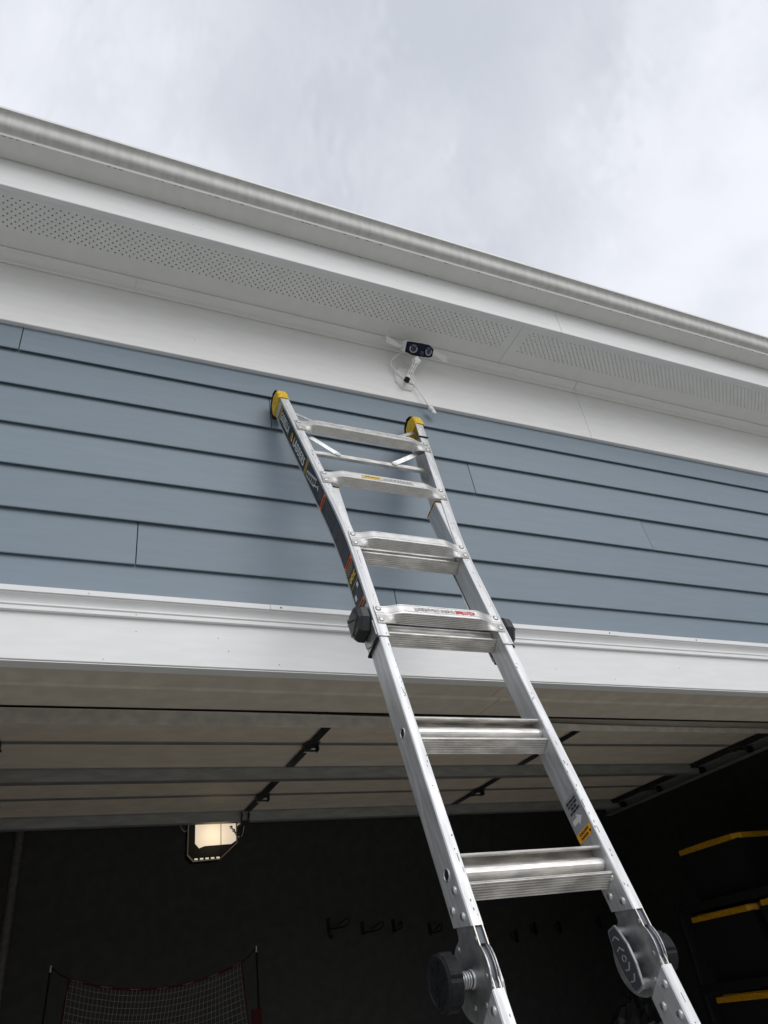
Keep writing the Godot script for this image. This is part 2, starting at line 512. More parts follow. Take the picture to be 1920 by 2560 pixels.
	# header trim over the garage opening
	for s in [[-3.0, 0.592, 0.0], [0.593, 1.930, 0.0012], [1.931, 8.0, -0.0004]]:
		var z: float = s[2]
		sweep_x(R, "drip_cap", [Vector2(-0.004, 2.690), Vector2(0.0445 + z, 2.6815), Vector2(0.0460 + z, 2.6805), Vector2(0.0460 + z, 2.6650), Vector2(0.0445 + z, 2.6640), Vector2(0.0, 2.6640)], s[0], s[1], M.white)
	var hm := [Vector2(0.0, 2.6635), Vector2(0.0415, 2.6635)]
	for i in 10:
		var t := PI * 0.5 * i / 9.0
		hm.append(Vector2(0.0405 - 0.0185 * sin(t), 2.6610 - 0.024 * (1.0 - cos(t)) ))
	hm.append_array([Vector2(0.0220, 2.6368), Vector2(0.0335, 2.6366), Vector2(0.0350, 2.6350), Vector2(0.0350, 2.6315), Vector2(0.0325, 2.6295), Vector2(0.0300, 2.6290), Vector2(0.0330, 2.6275), Vector2(0.0330, 2.6165), Vector2(0.0315, 2.6155), Vector2(0.0, 2.6155)])
	for s in [[-3.0, 2.8], [2.8012, 8.0]]:
		sweep_x(R, "crown_moulding", hm, s[0], s[1], M.white)
	sweep_x(R, "header_board", [Vector2(0.0, 2.6150), Vector2(0.020, 2.6150), Vector2(0.020, 2.4815), Vector2(0.0185, 2.480), Vector2(0.0, 2.480)], -3.0, 8.0, M.white)
	# underside of the opening: lip, jamb board and stop
	sweep_x(R, "trim_strip", [Vector2(-0.002, 2.520), Vector2(-0.002, 2.4805), Vector2(0.017, 2.4782), Vector2(0.017, 2.4758), Vector2(-0.031, 2.4780), Vector2(-0.033, 2.4795), Vector2(-0.033, 2.520)], -0.72, 4.30, M.white)
	for s in [[-0.72, 1.43], [1.4325, 3.10], [3.1022, 4.30]]:
		sweep_x(R, "jamb_board", [Vector2(-0.034, 2.515), Vector2(-0.034, 2.4855), Vector2(-0.1365, 2.4830), Vector2(-0.1365, 2.515)], s[0], s[1], M.jamb)
	for s in [[-0.72, 1.47], [1.4730, 4.30]]:
		sweep_x(R, "stop_moulding", [Vector2(-0.137, 2.515), Vector2(-0.137, 2.4825), Vector2(-0.152, 2.4790), Vector2(-0.205, 2.4795), Vector2(-0.298, 2.4790), Vector2(-0.302, 2.4800), Vector2(-0.302, 2.515)], s[0], s[1], M.jamb)
	sweep_x(R, "weather_seal", [Vector2(-0.3025, 2.51), Vector2(-0.3025, 2.4805), Vector2(-0.306, 2.4795), Vector2(-0.308, 2.51)], -0.72, 4.30, M.rubber)
	# nails and rusted screws in the trim
	var spots := [[0.626, 2.6725, 0.0472, true], [0.075, 2.6720, 0.0460, false], [1.887, 2.6725, 0.0472, true], [2.316, 2.6720, 0.0456, true], [-0.9, 2.672, 0.046, true], [3.3, 2.672, 0.0456, true]]
	for s in spots:
		var st := ST()
		dome(st, Vector3(s[0], s[1], s[2] - 0.0003), Vector3(0, 0, 1), 0.0032, 0.0016, 10)
		obj("screw_head", st, M.rust if s[3] else M.nail, R)
	for p in [[0.206, 2.622, 0.0331], [0.21, 2.577, 0.0201], [0.44, 2.571, 0.0201], [0.86, 2.6, 0.0201], [0.47, 2.532, 0.0201], [0.13, 2.49, 0.0201], [0.62, 2.497, 0.0201], [1.62, 2.53, 0.0201], [1.87, 2.502, 0.0201], [2.2, 2.56, 0.0201], [0.28, 4.07, ZF + 0.0001], [0.31, 4.055, ZF + 0.0001], [1.1, 4.06, ZF + 0.0001], [1.45, 4.08, ZF + 0.0001], [2.3, 4.06, ZF + 0.0001], [2.6, 4.09, ZF + 0.0001], [-0.1, 3.86, 0.0251], [0.35, 3.80, 0.0251], [2.9, 3.85, 0.0251], [0.95, 3.90, 0.0251]]:
		var st := ST()
		dome(st, Vector3(p[0], p[1], p[2] - 0.0002), Vector3(0, 0, 1), 0.0017, 0.0006, 8)
		obj("nail_head", st, M.dirt, R)
	for c in R.get_children():
		R.remove_child(c)
		c.position = off
		H.add_child(c, true)
	R.free()

func soffit(R: Node3D) -> void:
	var pitch := 0.0254
	var rp := 0.0127
	var z0 := 0.1535
	var rows := 10
	var y := YC
	for panel in [[-3.0, 1.719, -1.2, 1.672], [1.7205, 8.0, 1.760, 4.6]]:
		var s := ST()
		var h0: float = panel[2]
		var nc := int((panel[3] - h0) / pitch)
		var h1 := h0 + (nc + 0.5) * pitch
		var z1 := z0 + rows * rp
		var dn := Vector3.DOWN
		quad(s, Vector3(panel[0], y, 0.0), Vector3(panel[1], y, 0.0), Vector3(panel[1], y, z0), Vector3(panel[0], y, z0), dn)
		quad(s, Vector3(panel[0], y, z1), Vector3(panel[1], y, z1), Vector3(panel[1], y, ZF - 0.019), Vector3(panel[0], y, ZF - 0.019), dn)
		quad(s, Vector3(panel[0], y, z0), Vector3(h0, y, z0), Vector3(h0, y, z1), Vector3(panel[0], y, z1), dn)
		quad(s, Vector3(h1, y, z0), Vector3(panel[1], y, z0), Vector3(panel[1], y, z1), Vector3(h1, y, z1), dn)
		# end faces
		quad(s, Vector3(panel[0], y, 0.0), Vector3(panel[0], y, ZF - 0.02), Vector3(panel[0], y + 0.006, ZF - 0.02), Vector3(panel[0], y + 0.006, 0.0), Vector3.LEFT)
		quad(s, Vector3(panel[1], y, 0.0), Vector3(panel[1], y, ZF - 0.02), Vector3(panel[1], y + 0.006, ZF - 0.02), Vector3(panel[1], y + 0.006, 0.0), Vector3.RIGHT)
		var v := ST()
		var up := Vector3(0, 0.005, 0)
		for r in rows:
			var za := z0 + r * rp
			var zb := za + rp
			var sh := pitch * 0.5 if r % 2 == 1 else 0.0
			if sh > 0.0: quad(v, Vector3(h0, y, za), Vector3(h0 + sh, y, za), Vector3(h0 + sh, y, zb), Vector3(h0, y, zb), dn)
			else: quad(v, Vector3(h1 - pitch * 0.5, y, za), Vector3(h1, y, za), Vector3(h1, y, zb), Vector3(h1 - pitch * 0.5, y, zb), dn)
			for k in nc:
				var xa := h0 + sh + k * pitch
				var xb := xa + pitch
				var c := Vector3((xa + xb) * 0.5, y, (za + zb) * 0.5)
				var outer := [Vector3(xb, y, c.z), Vector3(xb, y, zb), Vector3(c.x, y, zb), Vector3(xa, y, zb), Vector3(xa, y, c.z), Vector3(xa, y, za), Vector3(c.x, y, za), Vector3(xb, y, za)]
				for i in 8:
					var j := (i + 1) % 8
					var a := c + Vector3(cos(TAU * i / 8), 0, sin(TAU * i / 8)) * 0.0033
					var b := c + Vector3(cos(TAU * j / 8), 0, sin(TAU * j / 8)) * 0.0033
					quad(v, outer[i], outer[j], b, a, dn)
					quad(v, a, b, b + up, a + up, c - a)
		var o := obj("soffit_panel", s, M.soffit, R)
		o.set_meta("label", "white soffit panel")
		var vo := obj("vent_perforations", v, M.soffit, o)
		vo.set_meta("kind", "stuff")

# section of the bottom bar: a plate that faces the opening, shallower where the bar bows away
func bar_profile(f: float, b: float, oz: float) -> Array:
	var yo := (2.0 - (f - 0.010 + oz)) / 3.395 * 1.22 - 1.22
	return [Vector2(f, 0.004), Vector2(f - 0.002, -0.004), Vector2(f - 0.010, yo), Vector2(f - 0.013, yo - 0.001), Vector2(b, -0.004), Vector2(b, 0.002)]

# ---------------------------------------------------------------- garage door, overhead
func garage_door() -> void:
	var Y := 2.82
	var at := Vector3(1.8, Y, -2.1)
	var D := thing("garage_door", "open overhead garage door with beige panels and grey steel struts", "garage door", at)
	var x0 := -0.72 - at.x
	var x1 := 4.34 - at.x
	var F := func(z: float) -> float: return z - at.z
	# sections with rolled joints
	for s in [[-1.335, -1.640], [-1.655, -2.080], [-2.095, -2.575], [-2.590, -3.060]]:
		var a: float = F.call(s[0])
		var b: float = F.call(s[1])
		sweep_x(D, "door_section", [Vector2(a, 0.045), Vector2(a, 0.004), Vector2(a - 0.004, 0.0), Vector2(a - 0.03, 0.0), Vector2(b + 0.004, 0.0), Vector2(b, 0.004), Vector2(b, 0.045)], x0, x1, M.door)
		if s[1] > -3.0: sweep_x(D, "joint_strip", [Vector2(b + 0.020, -0.0012), Vector2(b + 0.018, -0.0030), Vector2(b - 0.020, -0.0030), Vector2(b - 0.022, -0.0012)], x0, x1, M.galv)
	# struts: hat channels hung under the sections
	var k := 0
	for z in [-1.345, -2.075, -2.992]:
		var a: float = F.call(z + 0.055)
		var b: float = F.call(z - 0.025)
		if k == 0:
			a = F.call(-1.262)
			b = F.call(-1.385)
			# the bottom bar bows a little towards its right end
			var bb := ST()
			var front := func(x: float) -> float: return F.call(-1.228 - 0.095 * smoothstep(0.6, 3.6, x + at.x))
			var m := 24
			for i in m:
				var xa := lerpf(x0, x1, float(i) / m)
				var xb := lerpf(x0, x1, float(i + 1) / m)
				var pa := bar_profile(front.call(xa), b, at.z)
				var pb := bar_profile(front.call(xb), b, at.z)
				for q in 6:
					var r := (q + 1) % 6
					quad(bb, Vector3(xa, pa[q].y, pa[q].x), Vector3(xa, pa[r].y, pa[r].x), Vector3(xb, pb[r].y, pb[r].x), Vector3(xb, pb[q].y, pb[q].x), Vector3(0, -(pa[r].x - pa[q].x), pa[r].y - pa[q].y) * -1.0)
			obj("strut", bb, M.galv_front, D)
		else:
			sweep_x(D, "strut", [Vector2(a, 0.001), Vector2(a, -0.003), Vector2(a - 0.022, -0.003), Vector2(a - 0.026, -0.060), Vector2(b + 0.0, -0.060), Vector2(b - 0.004, -0.003), Vector2(b - 0.024, -0.003), Vector2(b - 0.024, 0.001)], x0 + 0.01, x1 - 0.02, M.galv)
		k += 1
	# stiles and hinges
	for sx in [-0.19, 1.285, 2.80]:
		for s in [[-1.388, -2.012], [-2.105, -2.93]]:
			var st := ST()
			box(st, Vector3(sx - 0.024 - at.x, -0.0085, F.call(s[1])), Vector3(sx + 0.024 - at.x, -0.0065, F.call(s[0])))
			obj("stile", st, M.dark_steel, D)
		for z in [-1.630, -2.565]:
			var x: float = sx - at.x
			var zz: float = F.call(z)
			var st := ST()
			box(st, Vector3(x - 0.036, -0.012, zz - 0.045), Vector3(x + 0.036, -0.009, zz + 0.045))
			box(st, Vector3(x - 0.039, -0.040, zz - 0.040), Vector3(x - 0.036, -0.009, zz + 0.012))
			box(st, Vector3(x + 0.036, -0.040, zz - 0.040), Vector3(x + 0.039, -0.009, zz + 0.012))
			cyl(st, Vector3(x - 0.044, -0.034, zz - 0.026), Vector3(x + 0.044, -0.034, zz - 0.026), 0.006, 8)
			var hg := obj("hinge", st, M.dark_steel, D)
			var pl := ST()
			box(pl, Vector3(x - 0.033, -0.0412, zz - 0.033), Vector3(x + 0.033, -0.0402, zz - 0.020))
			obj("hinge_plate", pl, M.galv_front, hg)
	# end stile, brackets and rollers at the right edge
	var es := ST()
	box(es, Vector3(x1 - 0.10, -0.010, F.call(-3.05)), Vector3(x1 + 0.002, -0.0068, F.call(-1.39)))
	obj("end_stile", es, M.dark_steel, D)
	for z in [-1.63, -2.09, -2.565, -3.0]:
		var zz: float = F.call(z)
		var st := ST()
		box(st, Vector3(x1 - 0.085, -0.030, zz - 0.05), Vector3(x1 - 0.02, -0.0102, zz + 0.05), 0.003)
		cyl(st, Vector3(x1 - 0.08, -0.030, zz), Vector3(x1 + 0.075, -0.030, zz), 0.006, 8)
		var b := obj("roller_bracket", st, M.dark_steel, D)
		var rl := ST()
		cyl(rl, Vector3(x1 + 0.048, -0.030, zz), Vector3(x1 + 0.070, -0.030, zz), 0.022, 14)
		obj("roller", rl, M.black, b)
	var arm := ST()
	var bx := 1.272 - at.x
	box(arm, Vector3(bx - 0.03, -0.075, F.call(-3.04)), Vector3(bx + 0.03, -0.0605, F.call(-2.95)))
	bar(arm, Vector3(bx - 0.022, -0.02, F.call(-2.93)), Vector3(bx - 0.022, -0.07, F.call(-2.99)), 0.006, 0.03)
	bar(arm, Vector3(bx + 0.022, -0.02, F.call(-2.93)), Vector3(bx + 0.022, -0.07, F.call(-2.99)), 0.006, 0.03)
	tube(arm, [Vector3(bx + 0.022, -0.050, F.call(-3.02)), Vector3(bx + 0.030, -0.11, F.call(-3.12)), Vector3(bx + 0.010, -0.132, F.call(-3.13))], 0.007, 8)
	bar(arm, Vector3(bx + 0.016, -0.135, F.call(-3.13)), Vector3(bx - 0.058, -0.051, F.call(-3.12)), 0.005, 0.024, 0.0, Vector3(0, 0, 1))
	for q in 4: cyl(arm, Vector3(bx + 0.004 - q * 0.018, -0.120 + q * 0.0205, F.call(-3.14)), Vector3(bx + 0.004 - q * 0.018, -0.120 + q * 0.0205, F.call(-3.105)), 0.006, 8)
	obj("door_arm", arm, M.dark_steel, D)
	# track of the right side
	var T := thing("door_track", "dark steel roller track along the right end of the open garage door", "track", Vector3(4.40, 2.79, -3.4))
	var t := ST()
	var tx := Transform3D(Basis.IDENTITY, Vector3.ZERO)
	ext(t, PackedVector2Array([Vector2(-0.012, 0.030), Vector2(-0.012, 0.026), Vector2(0.016, 0.026), Vector2(0.016, -0.024), Vector2(-0.012, -0.024), Vector2(-0.012, -0.028), Vector2(0.020, -0.028), Vector2(0.020, 0.030)]), tx, 0.15, 2.35)
	var bend := []
	obj("rail", t, M.galv, T)
	var an := ST()
	ext(an, PackedVector2Array([Vector2(0.021, -0.030), Vector2(0.046, -0.030), Vector2(0.046, -0.026), Vector2(0.025, -0.026), Vector2(0.025, 0.045), Vector2(0.021, 0.045)]), tx, 0.15, 2.2)
	obj("angle_iron", an, M.galv, T)
	for z in [0.3, 1.5]:
		var hb := ST()
		bar(hb, Vector3(0.03, 0.03, z), Vector3(0.03, 0.505, z), 0.03, 0.004)
		obj("hanger_strap", hb, M.dark_steel, T)

# ---------------------------------------------------------------- ladder
const U0 := -2.56
func W(u: float) -> float:
	if u < 0.2: return 0.197
	if u < 0.47:
		var t := (u - 0.2) / 0.27
		return 0.197 + 0.12 * 0.27 * t * t * 0.5
	return 0.2132 + 0.12 * (u - 0.47)

func P(x: float, u: float, n: float) -> Vector3:
	return Vector3(x, u - U0, n)

func ladder() -> void:
	var th := 1.25424314
	var U := Vector3(0, sin(th), -cos(th))
	var N := Vector3(0, cos(th), sin(th))
	var O := Vector3(0.9297912, 2.45065813, 0.45755523)
	var L := thing("extension_ladder", "aluminium folding ladder with yellow end caps leaning on the siding", "ladder", O + U * U0)
	L.transform = Transform3D(Basis(Vector3(1, 0, 0), U, N), O + U * U0)
	var XL := Transform3D(Basis(Vector3(1, 0, 0), Vector3(0, 0, 1), Vector3(0, 1, 0)), Vector3.ZERO)  # profile (x, n) swept along u
	# outer rails: C channels with grooved fronts, flaring towards the top
	var prof := [Vector2(0.0015, 0), Vector2(0.0040, 0), Vector2(0.0046, -0.0009), Vector2(0.0056, -0.0009), Vector2(0.0062, 0), Vector2(0.0078, 0), Vector2(0.0084, -0.0009), Vector2(0.0094, -0.0009), Vector2(0.0100, 0), Vector2(0.0305, 0), Vector2(0.0320, -0.0012), Vector2(0.0320, -0.0026), Vector2(0.0028, -0.0026), Vector2(0.0028, -0.0724), Vector2(0.0300, -0.0724), Vector2(0.0315, -0.0738), Vector2(0.0300, -0.0750), Vector2(0.0012, -0.0750), Vector2(0, -0.0738), Vector2(0, -0.0012)]
	var us := [-0.075, 0.05, 0.2]
	for i in range(1, 10): us.append(0.2 + 0.03 * i)
	us.append_array([0.65, 0.85, 1.10])
	for s in [-1.0, 1.0]:
		var st := ST()
		for j in us.size() - 1:
			for i in prof.size():
				var a: Vector2 = prof[i]
				var b: Vector2 = prof[(i + 1) % prof.size()]
				var o := Vector3(-s * (b - a).y, 0, (b - a).x) * -1.0
				o = Vector3(s * (b - a).y, 0, (b - a).x)
				var q0: float = us[j]
				var q1: float = us[j + 1]
				quad(st, P(s * (W(q0) - a.x), q0, a.y), P(s * (W(q0) - b.x), q0, b.y), P(s * (W(q1) - b.x), q1, b.y), P(s * (W(q1) - a.x), q1, a.y), o)
		for e in [0, us.size() - 1]:
			var q: float = us[e]
			var t := Geometry2D.triangulate_polygon(PackedVector2Array(prof))
			for i in range(0, t.size(), 3):
				var A: Vector2 = prof[t[i]]
				var B: Vector2 = prof[t[i + 1]]
				var C: Vector2 = prof[t[i + 2]]
				tri(st, P(s * (W(q) - A.x), q, A.y), P(s * (W(q) - B.x), q, B.y), P(s * (W(q) - C.x), q, C.y), Vector3(0, -1 if e == 0 else 1, 0))
		var rail := obj("outer_rail", st, M.rail, L)
		# black guide strip under the end of the channel
		var gs := ST()
		box(gs, P(s * 0.1985 - 0.0015, -0.082, -0.0765), P(s * 0.1985 + 0.0015, -0.0755, -0.004))
		box(gs, P(s * 0.184 - 0.013, -0.0815, -0.0770), P(s * 0.184 + 0.013, -0.0755, -0.0735))
		obj("guide_strip", gs, M.rubber, rail)
		var rv := ST()
		dome(rv, P(s * (W(1.055) - 0.016), 1.055, -0.0004), Vector3(0, 0, 1), 0.0052, 0.0016)
		obj("rivet", rv, M.zinc, rail)
	# inner and lower rails: closed box sections
	for s in [-1.0, 1.0]:
		for seg in [[-0.772, 0.560, "inner_rail"], [U0 + 0.04, -0.8745, "lower_rail"]]:
			var st := ST()
			var c := 0.0022
			var a: float = s * 0.1940
			var b: float = s * 0.1690
			var lo := minf(a, b)
			var hi := maxf(a, b)
			var pr := PackedVector2Array([Vector2(lo + c, -0.0695), Vector2(hi - c, -0.0695), Vector2(hi, -0.0695 + c), Vector2(hi, -0.0032 - c), Vector2(hi - c, -0.0032), Vector2(lo + c, -0.0032), Vector2(lo, -0.0032 - c), Vector2(lo, -0.0695 + c)])
			var o: MeshInstance3D
			if true:
				# the ends at the hinge are cut on the slant
				var inner: bool = seg[2] == "inner_rail"
				var Q := pr.size()
				var top := func(p: Vector2) -> float: return -0.7715 - (p.y + 0.0032) * 0.40 if inner else -0.8735 + (p.y + 0.0032) * 0.47
				if inner: seg = [seg[1], seg[0], seg[2]]
				for i in Q:
					var p: Vector2 = pr[i]
					var q: Vector2 = pr[(i + 1) % Q]
					quad(st, P(p.x, seg[0], p.y), P(q.x, seg[0], q.y), P(q.x, top.call(q), q.y), P(p.x, top.call(p), p.y), Vector3((q - p).y, 0, -(q - p).x))
				for i in range(1, Q - 1):
					tri(st, P(pr[0].x, top.call(pr[0]), pr[0].y), P(pr[i].x, top.call(pr[i]), pr[i].y), P(pr[i + 1].x, top.call(pr[i + 1]), pr[i + 1].y), Vector3.DOWN if inner else Vector3.UP)
					tri(st, P(pr[0].x, seg[0], pr[0].y), P(pr[i].x, seg[0], pr[i].y), P(pr[i + 1].x, seg[0], pr[i + 1].y), Vector3.UP if inner else Vector3.DOWN)
				o = obj(seg[2], st, M.rail, L)
			if seg[2] == "inner_rail":
				var cp := ST()
				box(cp, P(lo - 0.0006, 0.5602, -0.0705), P(hi + 0.0006, 0.5665, -0.0022), 0.001)
				obj("end_plug", cp, M.rubber, o)
				var yl := ST()
				box(yl, P(lo - 0.0004, 0.5570, -0.0700), P(hi + 0.0004, 0.5599, -0.0028))
				obj("plug_edge", yl, M.yellow, o)
			# rivets through the hinge tongues
			var list := []
			if seg[2] == "inner_rail": list = [[-0.698, -0.024], [-0.722, -0.052], [-0.746, -0.023]]
			else: list = [[-0.900, -0.018], [-0.925, -0.047], [-0.950, -0.016]]
			for p in list:
				for side in [-1.0, 1.0]:
					var rv := ST()
					var at := P(s * 0.1815 + side * 0.0124, p[0], p[1])
					lathe(rv, at, Vector3(side, 0, 0), PackedVector2Array([Vector2(0.0078, 0), Vector2(0.0074, 0.0022), Vector2(0.0058, 0.0034), Vector2(0, 0.0040)]), 16)
					obj("rivet", rv, M.zinc, o)
			if seg[2] == "inner_rail":
				# flared ends of the rung tubes showing on the outside of the rail
				for u in [-0.664, -0.341]:
					var fl := ST()
					lathe(fl, P(s * 0.1938, u, -0.0345), Vector3(s, 0, 0), PackedVector2Array([Vector2(0.0092, -0.010), Vector2(0.0092, 0.0008), Vector2(0.0105, 0.0022), Vector2(0.0120, 0.0016), Vector2(0.0125, 0)]), 20)
					obj("rung_end_ring", fl, M.zinc, o)
					var hole := ST()
					lathe(hole, P(s * 0.1942, u, -0.0345), Vector3(s, 0, 0), PackedVector2Array([Vector2(0.0094, 0), Vector2(0, 0)]), 20)
					obj("rung_end_hole", hole, M.rubber, o)
	# scratches and specks picked up by the rails
	for s in [-1.0, 1.0]:
		for q in [[-0.07, 1.08, 0.0002, 34], [-0.765, -0.085, -0.0030, 26], [-1.6, -0.88, -0.0030, 22]]:
			var sc := ST()
			for i in q[3]:
				var u := rng.randf_range(q[0], q[1])
				var w := W(u) if q[0] > -0.1 else 0.1940
				var x: float = s * (w - rng.randf_range(0.012, 0.024))
				var dx := rng.randf_range(0.0003, 0.0011)
				var du := rng.randf_range(0.0006, 0.0030)
				if rng.randf() < 0.2: du *= 3.0
				box(sc, P(x - dx, u - du, q[2] - 0.0002), P(x + dx, u + du, q[2] + 0.0001))
			obj("scuff_marks", sc, M.scuff, L).set_meta("kind", "stuff")
	# treads bolted across the outer rails, bowed out in front
	var k := 0
	for u in [0.0, 0.3048, 0.6096, 0.9144]:
		outer_rung(L, u, k)
		k += 1
	# rungs of the inner and lower sections
	for p in [[0.308, -0.012], [-0.012, -0.010], [-0.341, 0.0], [-0.665, 0.0], [-1.07, 0.0], [-1.39, 0.0], [-1.70, 0.0], [-2.01, 0.0], [-2.31, 0.0]]:
		inner_rung(L, p[0], p[1], XL)
	# braces at the flared end
	var cb := ST()
	var xb := Transform3D(Basis(Vector3(0, 0, 1), Vector3(0, 1, 0), Vector3(1, 0, 0)), P(0, 0.822, -0.042))
	ext(cb, PackedVector2Array([Vector2(-0.012, -0.0085), Vector2(0.0, -0.0100), Vector2(0.0015, -0.0085), Vector2(0.0015, 0.0085), Vector2(0.0, 0.0100), Vector2(-0.012, 0.0085)]), xb, -W(0.822) + 0.003, W(0.822) - 0.003)
	obj("cross_bar", cb, M.rung, L)
	for s in [-1.0, 1.0]:
		var b1 := ST()
		bar(b1, P(s * (W(1.08) - 0.012), 1.095, -0.040), P(s * 0.095, 0.945, -0.018), 0.0022, 0.018, 0.0, Vector3(s, 0, 0))
		obj("brace", b1, M.rail, L)
		var b2 := ST()
		bar(b2, P(s * (W(0.93) - 0.012), 0.925, -0.018), P(s * 0.108, 0.826, -0.0385), 0.0022, 0.018, 0.0, Vector3(s, 0, 0))
		cyl(b2, P(s * 0.108, 0.826, -0.0400), P(s * 0.108, 0.826, -0.0362), 0.0108, 16)
		var bo := obj("brace", b2, M.rail, L)
		var rv := ST()
		dome(rv, P(s * 0.108, 0.826, -0.0362), Vector3(0, 0, 1), 0.0042, 0.0018)
		obj("rivet", rv, M.zinc, bo)
	# end caps (the feet of the flared section, now at the top)
	for s in [-1.0, 1.0]:
		foot_cap(L, s)
	# tabs on the right rail
	var tb := ST()
	box(tb, P(W(0.99) - 0.034, 0.985, 0.0005), P(W(0.99) + 0.002, 0.993, 0.004), 0.001)
	obj("retaining_clip", tb, M.rubber, L)
	for s in [-1.0, 1.0]:
		lock_knob(L, s)
		hinge(L, s)
	rail_label(L)
	warning_sticker(L)
	# feet on the ground
	for s in [-1.0, 1.0]:
		var ft := ST()
		box(ft, P(s * 0.1815 - 0.02, U0 + 0.0, -0.08), P(s * 0.1815 + 0.02, U0 + 0.09, 0.006), 0.004)
		obj("foot", ft, M.yellow, L)

func outer_rung(L: Node3D, u0: float, idx: int) -> void:
	var w := W(u0)
	var xe := w - 0.010        # outer edge of the end plates
	var xr := w - 0.034        # where the bow starts
	var xm := w - 0.088        # where it is full
	var flat := [Vector2(0.0030, 0.0275), Vector2(0.0034, 0.0265)]
	var mid := [Vector2(0.0150, 0.0275), Vector2(0.0162, 0.0262)]
	# front strip with two fine grooves
	for g in [[0.0235, 0.0], [0.0226, -0.0007], [0.0214, -0.0007], [0.0205, 0.0], [0.0025, 0.0], [0.0016, -0.0007], [0.0004, -0.0007], [-0.0004, 0.0], [-0.0035, 0.0]]:
		flat.append(Vector2(0.0034 + g[1], g[0]))
		mid.append(Vector2(0.0162 + g[1], g[0]))
	# ribbed tread under it
	var nr := 7
	for i in nr:
		for q in [[0.08, 0.0012], [0.48, 0.0012], [0.60, -0.0018], [0.95, -0.0018]]:
			var t: float = (i + q[0]) / nr
			var a := Vector2(0.0160, -0.0045).lerp(Vector2(-0.0150, -0.0180), t)
			mid.append(a + Vector2(0.40, -0.92) * q[1])
			flat.append(Vector2(0.0032 + q[1] * 0.5, lerpf(-0.0045, -0.0330, t)))
	mid.append_array([Vector2(-0.0155, -0.0120), Vector2(0.0130, 0.0010), Vector2(0.0130, 0.0275)])
	flat.append_array([Vector2(0.0006, -0.0330), Vector2(0.0006, -0.0040), Vector2(0.0006, 0.0275)])
	var n := mid.size()
	var xs := [-xe, -xr]
	for i in range(1, 11): xs.append(-lerpf(xr, xm, i / 10.0))
	for i in range(0, 11): xs.append(lerpf(xm, xr, i / 10.0))
	xs.append(xe)
	var st := ST()
	var prev := []
	for x in xs:
		var t := clampf((xr - absf(x)) / (xr - xm), 0.0, 1.0)
		t = t * t * (3.0 - 2.0 * t)
		var ring := []
		for i in n:
			var q: Vector2 = flat[i].lerp(mid[i], t)
			ring.append(P(x, u0 + q.y + 0.0 , q.x))
		if prev.size():
			for i in n:
				var j := (i + 1) % n
				var e: Vector3 = ring[j] - ring[i]
				quad(st, prev[i], prev[j], ring[j], ring[i], Vector3(1, 0, 0).cross(e) * -1.0)
		else:
			for i in range(1, n - 1): tri(st, ring[0], ring[i], ring[i + 1], Vector3.LEFT)
		prev = ring
	for i in range(1, n - 1): tri(st, prev[0], prev[i], prev[i + 1], Vector3.RIGHT)
	var o := obj("tread_rung", st, M.tread, L)
	for s in [-1.0, 1.0]:
		for v in [0.0165, -0.0215]:
			var rv := ST()
			dome(rv, P(s * (w - 0.0205), u0 + v, 0.0037), Vector3(0, 0, 1), 0.0066, 0.0026, 16)
			obj("rivet", rv, M.rail, o)
			var sr := ST()
			lathe(sr, P(s * (w - 0.0205), u0 + v, 0.0037), Vector3(0, 0, 1), PackedVector2Array([Vector2(0.0082, 0), Vector2(0.0064, 0)]), 18)
			obj("rivet_seat", sr, M.scuff, o)
	if idx == 2:
		for q in [[-0.085, -0.018, 0.0165, M.sticker_gold], [-0.014, 0.100, 0.0145, M.sticker_worn]]:
			var sk := ST()
			box(sk, P(q[0], u0 + 0.0110 - q[2] * 0.5, 0.0163), P(q[1], u0 + 0.0110 + q[2] * 0.5, 0.0166), 0.0)
			obj("sticker", sk, q[3], o)
		for i in 3:
			var sc := ST()
			for j in 9:
				var x := -0.006 + j * 0.0112 + rng.randf_range(0, 0.003)
				box(sc, P(x, u0 + 0.0145 - i * 0.0040, 0.0167), P(x + rng.randf_range(0.004, 0.008), u0 + 0.0158 - i * 0.0040, 0.0169))
			obj("fine_print", sc, M.print_grey, o).set_meta("kind", "stuff")
		var yl := ST()
		for j in 6:
			box(yl, P(-0.073 + j * 0.0085, u0 + 0.0100, 0.0167), P(-0.067 + j * 0.0085, u0 + 0.0140, 0.0169))
		obj("fine_print", yl, M.print_black, o).set_meta("kind", "stuff")
	if idx == 0:
		# worn stickers with torn outlines
		for q in [[-0.080, -0.005, M.sticker_worn, 0.014], [-0.002, 0.042, M.sticker_worn, 0.014], [0.044, 0.102, M.sticker_red, 0.016]]:
			var sk := ST()
			var top := []
			var bot := []
			var m := 9
			for i in m + 1:
				var x: float = lerpf(q[0], q[1], float(i) / m)
				top.append(Vector2(x, 0.0115 + q[3] * 0.5 - rng.randf() * 0.003))
				bot.append(Vector2(x + rng.randf_range(-0.001, 0.001), 0.0105 - q[3] * 0.5 + rng.randf() * 0.005))
			bot.reverse()
			var poly := PackedVector2Array(top + bot)
			ext(sk, poly, Transform3D(Basis.IDENTITY, P(0, u0, 0.0162)), 0.0, 0.0003)
			obj("torn_sticker", sk, q[2], o)
		var sc := ST()
		for i in 3:
			for j in 11:
				var x := -0.070 + j * 0.0098 + rng.randf_range(0, 0.003)
				if rng.randf() < 0.7: box(sc, P(x, u0 + 0.0150 - i * 0.0035, 0.0166), P(x + rng.randf_range(0.003, 0.007), u0 + 0.0160 - i * 0.0035, 0.0168))
		obj("fine_print", sc, M.print_black, o).set_meta("kind", "stuff")
		var wr := ST()
